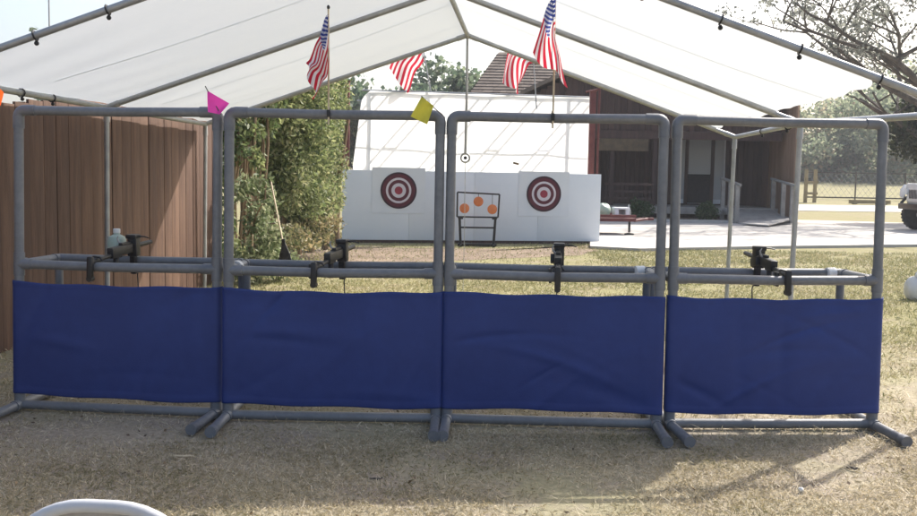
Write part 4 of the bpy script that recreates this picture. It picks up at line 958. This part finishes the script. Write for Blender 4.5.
for s in (-1, 1):
    MB().tube([(s * hw, 0, .46), (s * hw, .20, .22), (s * hw, .40, .01)], .0125, 10).build('leg', M['chair'], ch); MB().tube([(s * (hw - .03), .30, .43), (s * (hw - .03), .02, .01)], .0125, 10).build('leg', M['chair'], ch)
MB().tube([(-hw, .30, .12), (hw, .30, .12)], .009, 8).build('stretcher', M['chair'], ch)
b = gnd(918, 301); bgm = thing('plastic_bag', 'crumpled white plastic bag on the sunlit lawn at the right edge', 'bag', (b.x + .02, b.y + .1, 0))
mb = MB(); mb.blob((0, 0, .13), (.13, .12, .15), 14, .14, 3); mb.build('sack', M['bag'], bgm); mb = MB(); mb.blob((.02, 0, .29), (.045, .03, .05), 8, .3, 5); mb.build('knot', M['bag'], bgm)
def twig(px, py, ln, ang, rad, mat, label):
    p = gnd(px, py); q = random.Random(int(px)); pts = [(i / 5 * ln - ln / 2, q.uniform(-.006, .006), rad + .006 + q.uniform(0, .004)) for i in range(6)]
    o = MB().tube(pts, [rad * .6, rad, rad, rad * 1.1, rad, rad * .5], 7).build('twig', M[mat], None); o.location = p; o.rotation_euler = (0, 0, ang); tag(o, label, 'twig', 'twigs on the trodden lawn')
twig(182, 459, .13, R(3), .006, 'rakewood', 'pale splintered twig on the lawn in front of the first booth')
twig(376, 481, .06, R(10), .005, 'bark', 'short dark twig on the lawn in front of the second booth')
twig(853, 471, .06, R(-25), .006, 'bark', 'dark curled twig on the lawn before the last booth')
p = gnd(801, 493); tag(MB().blob((p.x, p.y, .014), (.013, .012, .012), 8, .25, 2).build('paper_scrap', M['tape']), 'tiny white crumpled paper scrap on the sunlit lawn', 'litter')
# things lying behind the blue tarps, seen through the gap below them
def lying(name, px, py, Y, size, mat, label, cat, rz=0):
    p = at(px, py, Y); o = MB().box((0, 0, size[2] / 2), size, bev=min(size) * .2).build(name, M[mat], None); o.location = (p.x, Y, .004); o.rotation_euler = (0, 0, rz); tag(o, label, cat, 'odds and ends lying behind the blue tarps')
lying('white_block', 124, 402, 5.85, (.14, .10, .08), 'trim', 'white block on the ground behind the first blue tarp', 'block', .2)
lying('white_block', 296, 410, 5.7, (.17, .12, .08), 'trim', 'white block on the ground under the left of the second blue tarp', 'block', -.1)
lying('white_block', 360, 411, 5.7, (.07, .08, .08), 'tape', 'narrow white block under the right of the second blue tarp', 'block', .1)
lying('red_block', 386, 412, 5.75, (.15, .10, .07), 'red', 'dull red block lying behind the second blue tarp', 'block', .05)
lying('grey_block', 507, 414, 5.7, (.15, .11, .08), 'steel', 'grey block on the ground under the third blue tarp', 'block', .15)
lying('white_block', 707, 418, 5.65, (.13, .10, .08), 'trim', 'white block on the ground under the last blue tarp', 'block', -.2)

sc.cycles.use_denoising = True
sc.cycles.max_bounces = 8; sc.cycles.diffuse_bounces = 4; sc.cycles.transmission_bounces = 6

# ------------------------------------------------------------------ thin haze added to fade the distance and lift the shade
def haze():
    m, nt, out = nodes('pale_haze'); p = N(nt, 'ShaderNodeVolumePrincipled'); p.inputs['Color'].default_value = (.93, .95, 1, 1); p.inputs['Density'].default_value = .0011; p.inputs['Anisotropy'].default_value = 0
    nt.links.new(p.outputs[0], out.inputs['Volume'])
    o = MB().box((0, 120, 10.5), (540, 380, 23)).build('haze', m, smooth=False); tag(o, 'thin pale haze over the whole place, added to fade distance and lift shade', 'haze', kind='stuff')
haze()
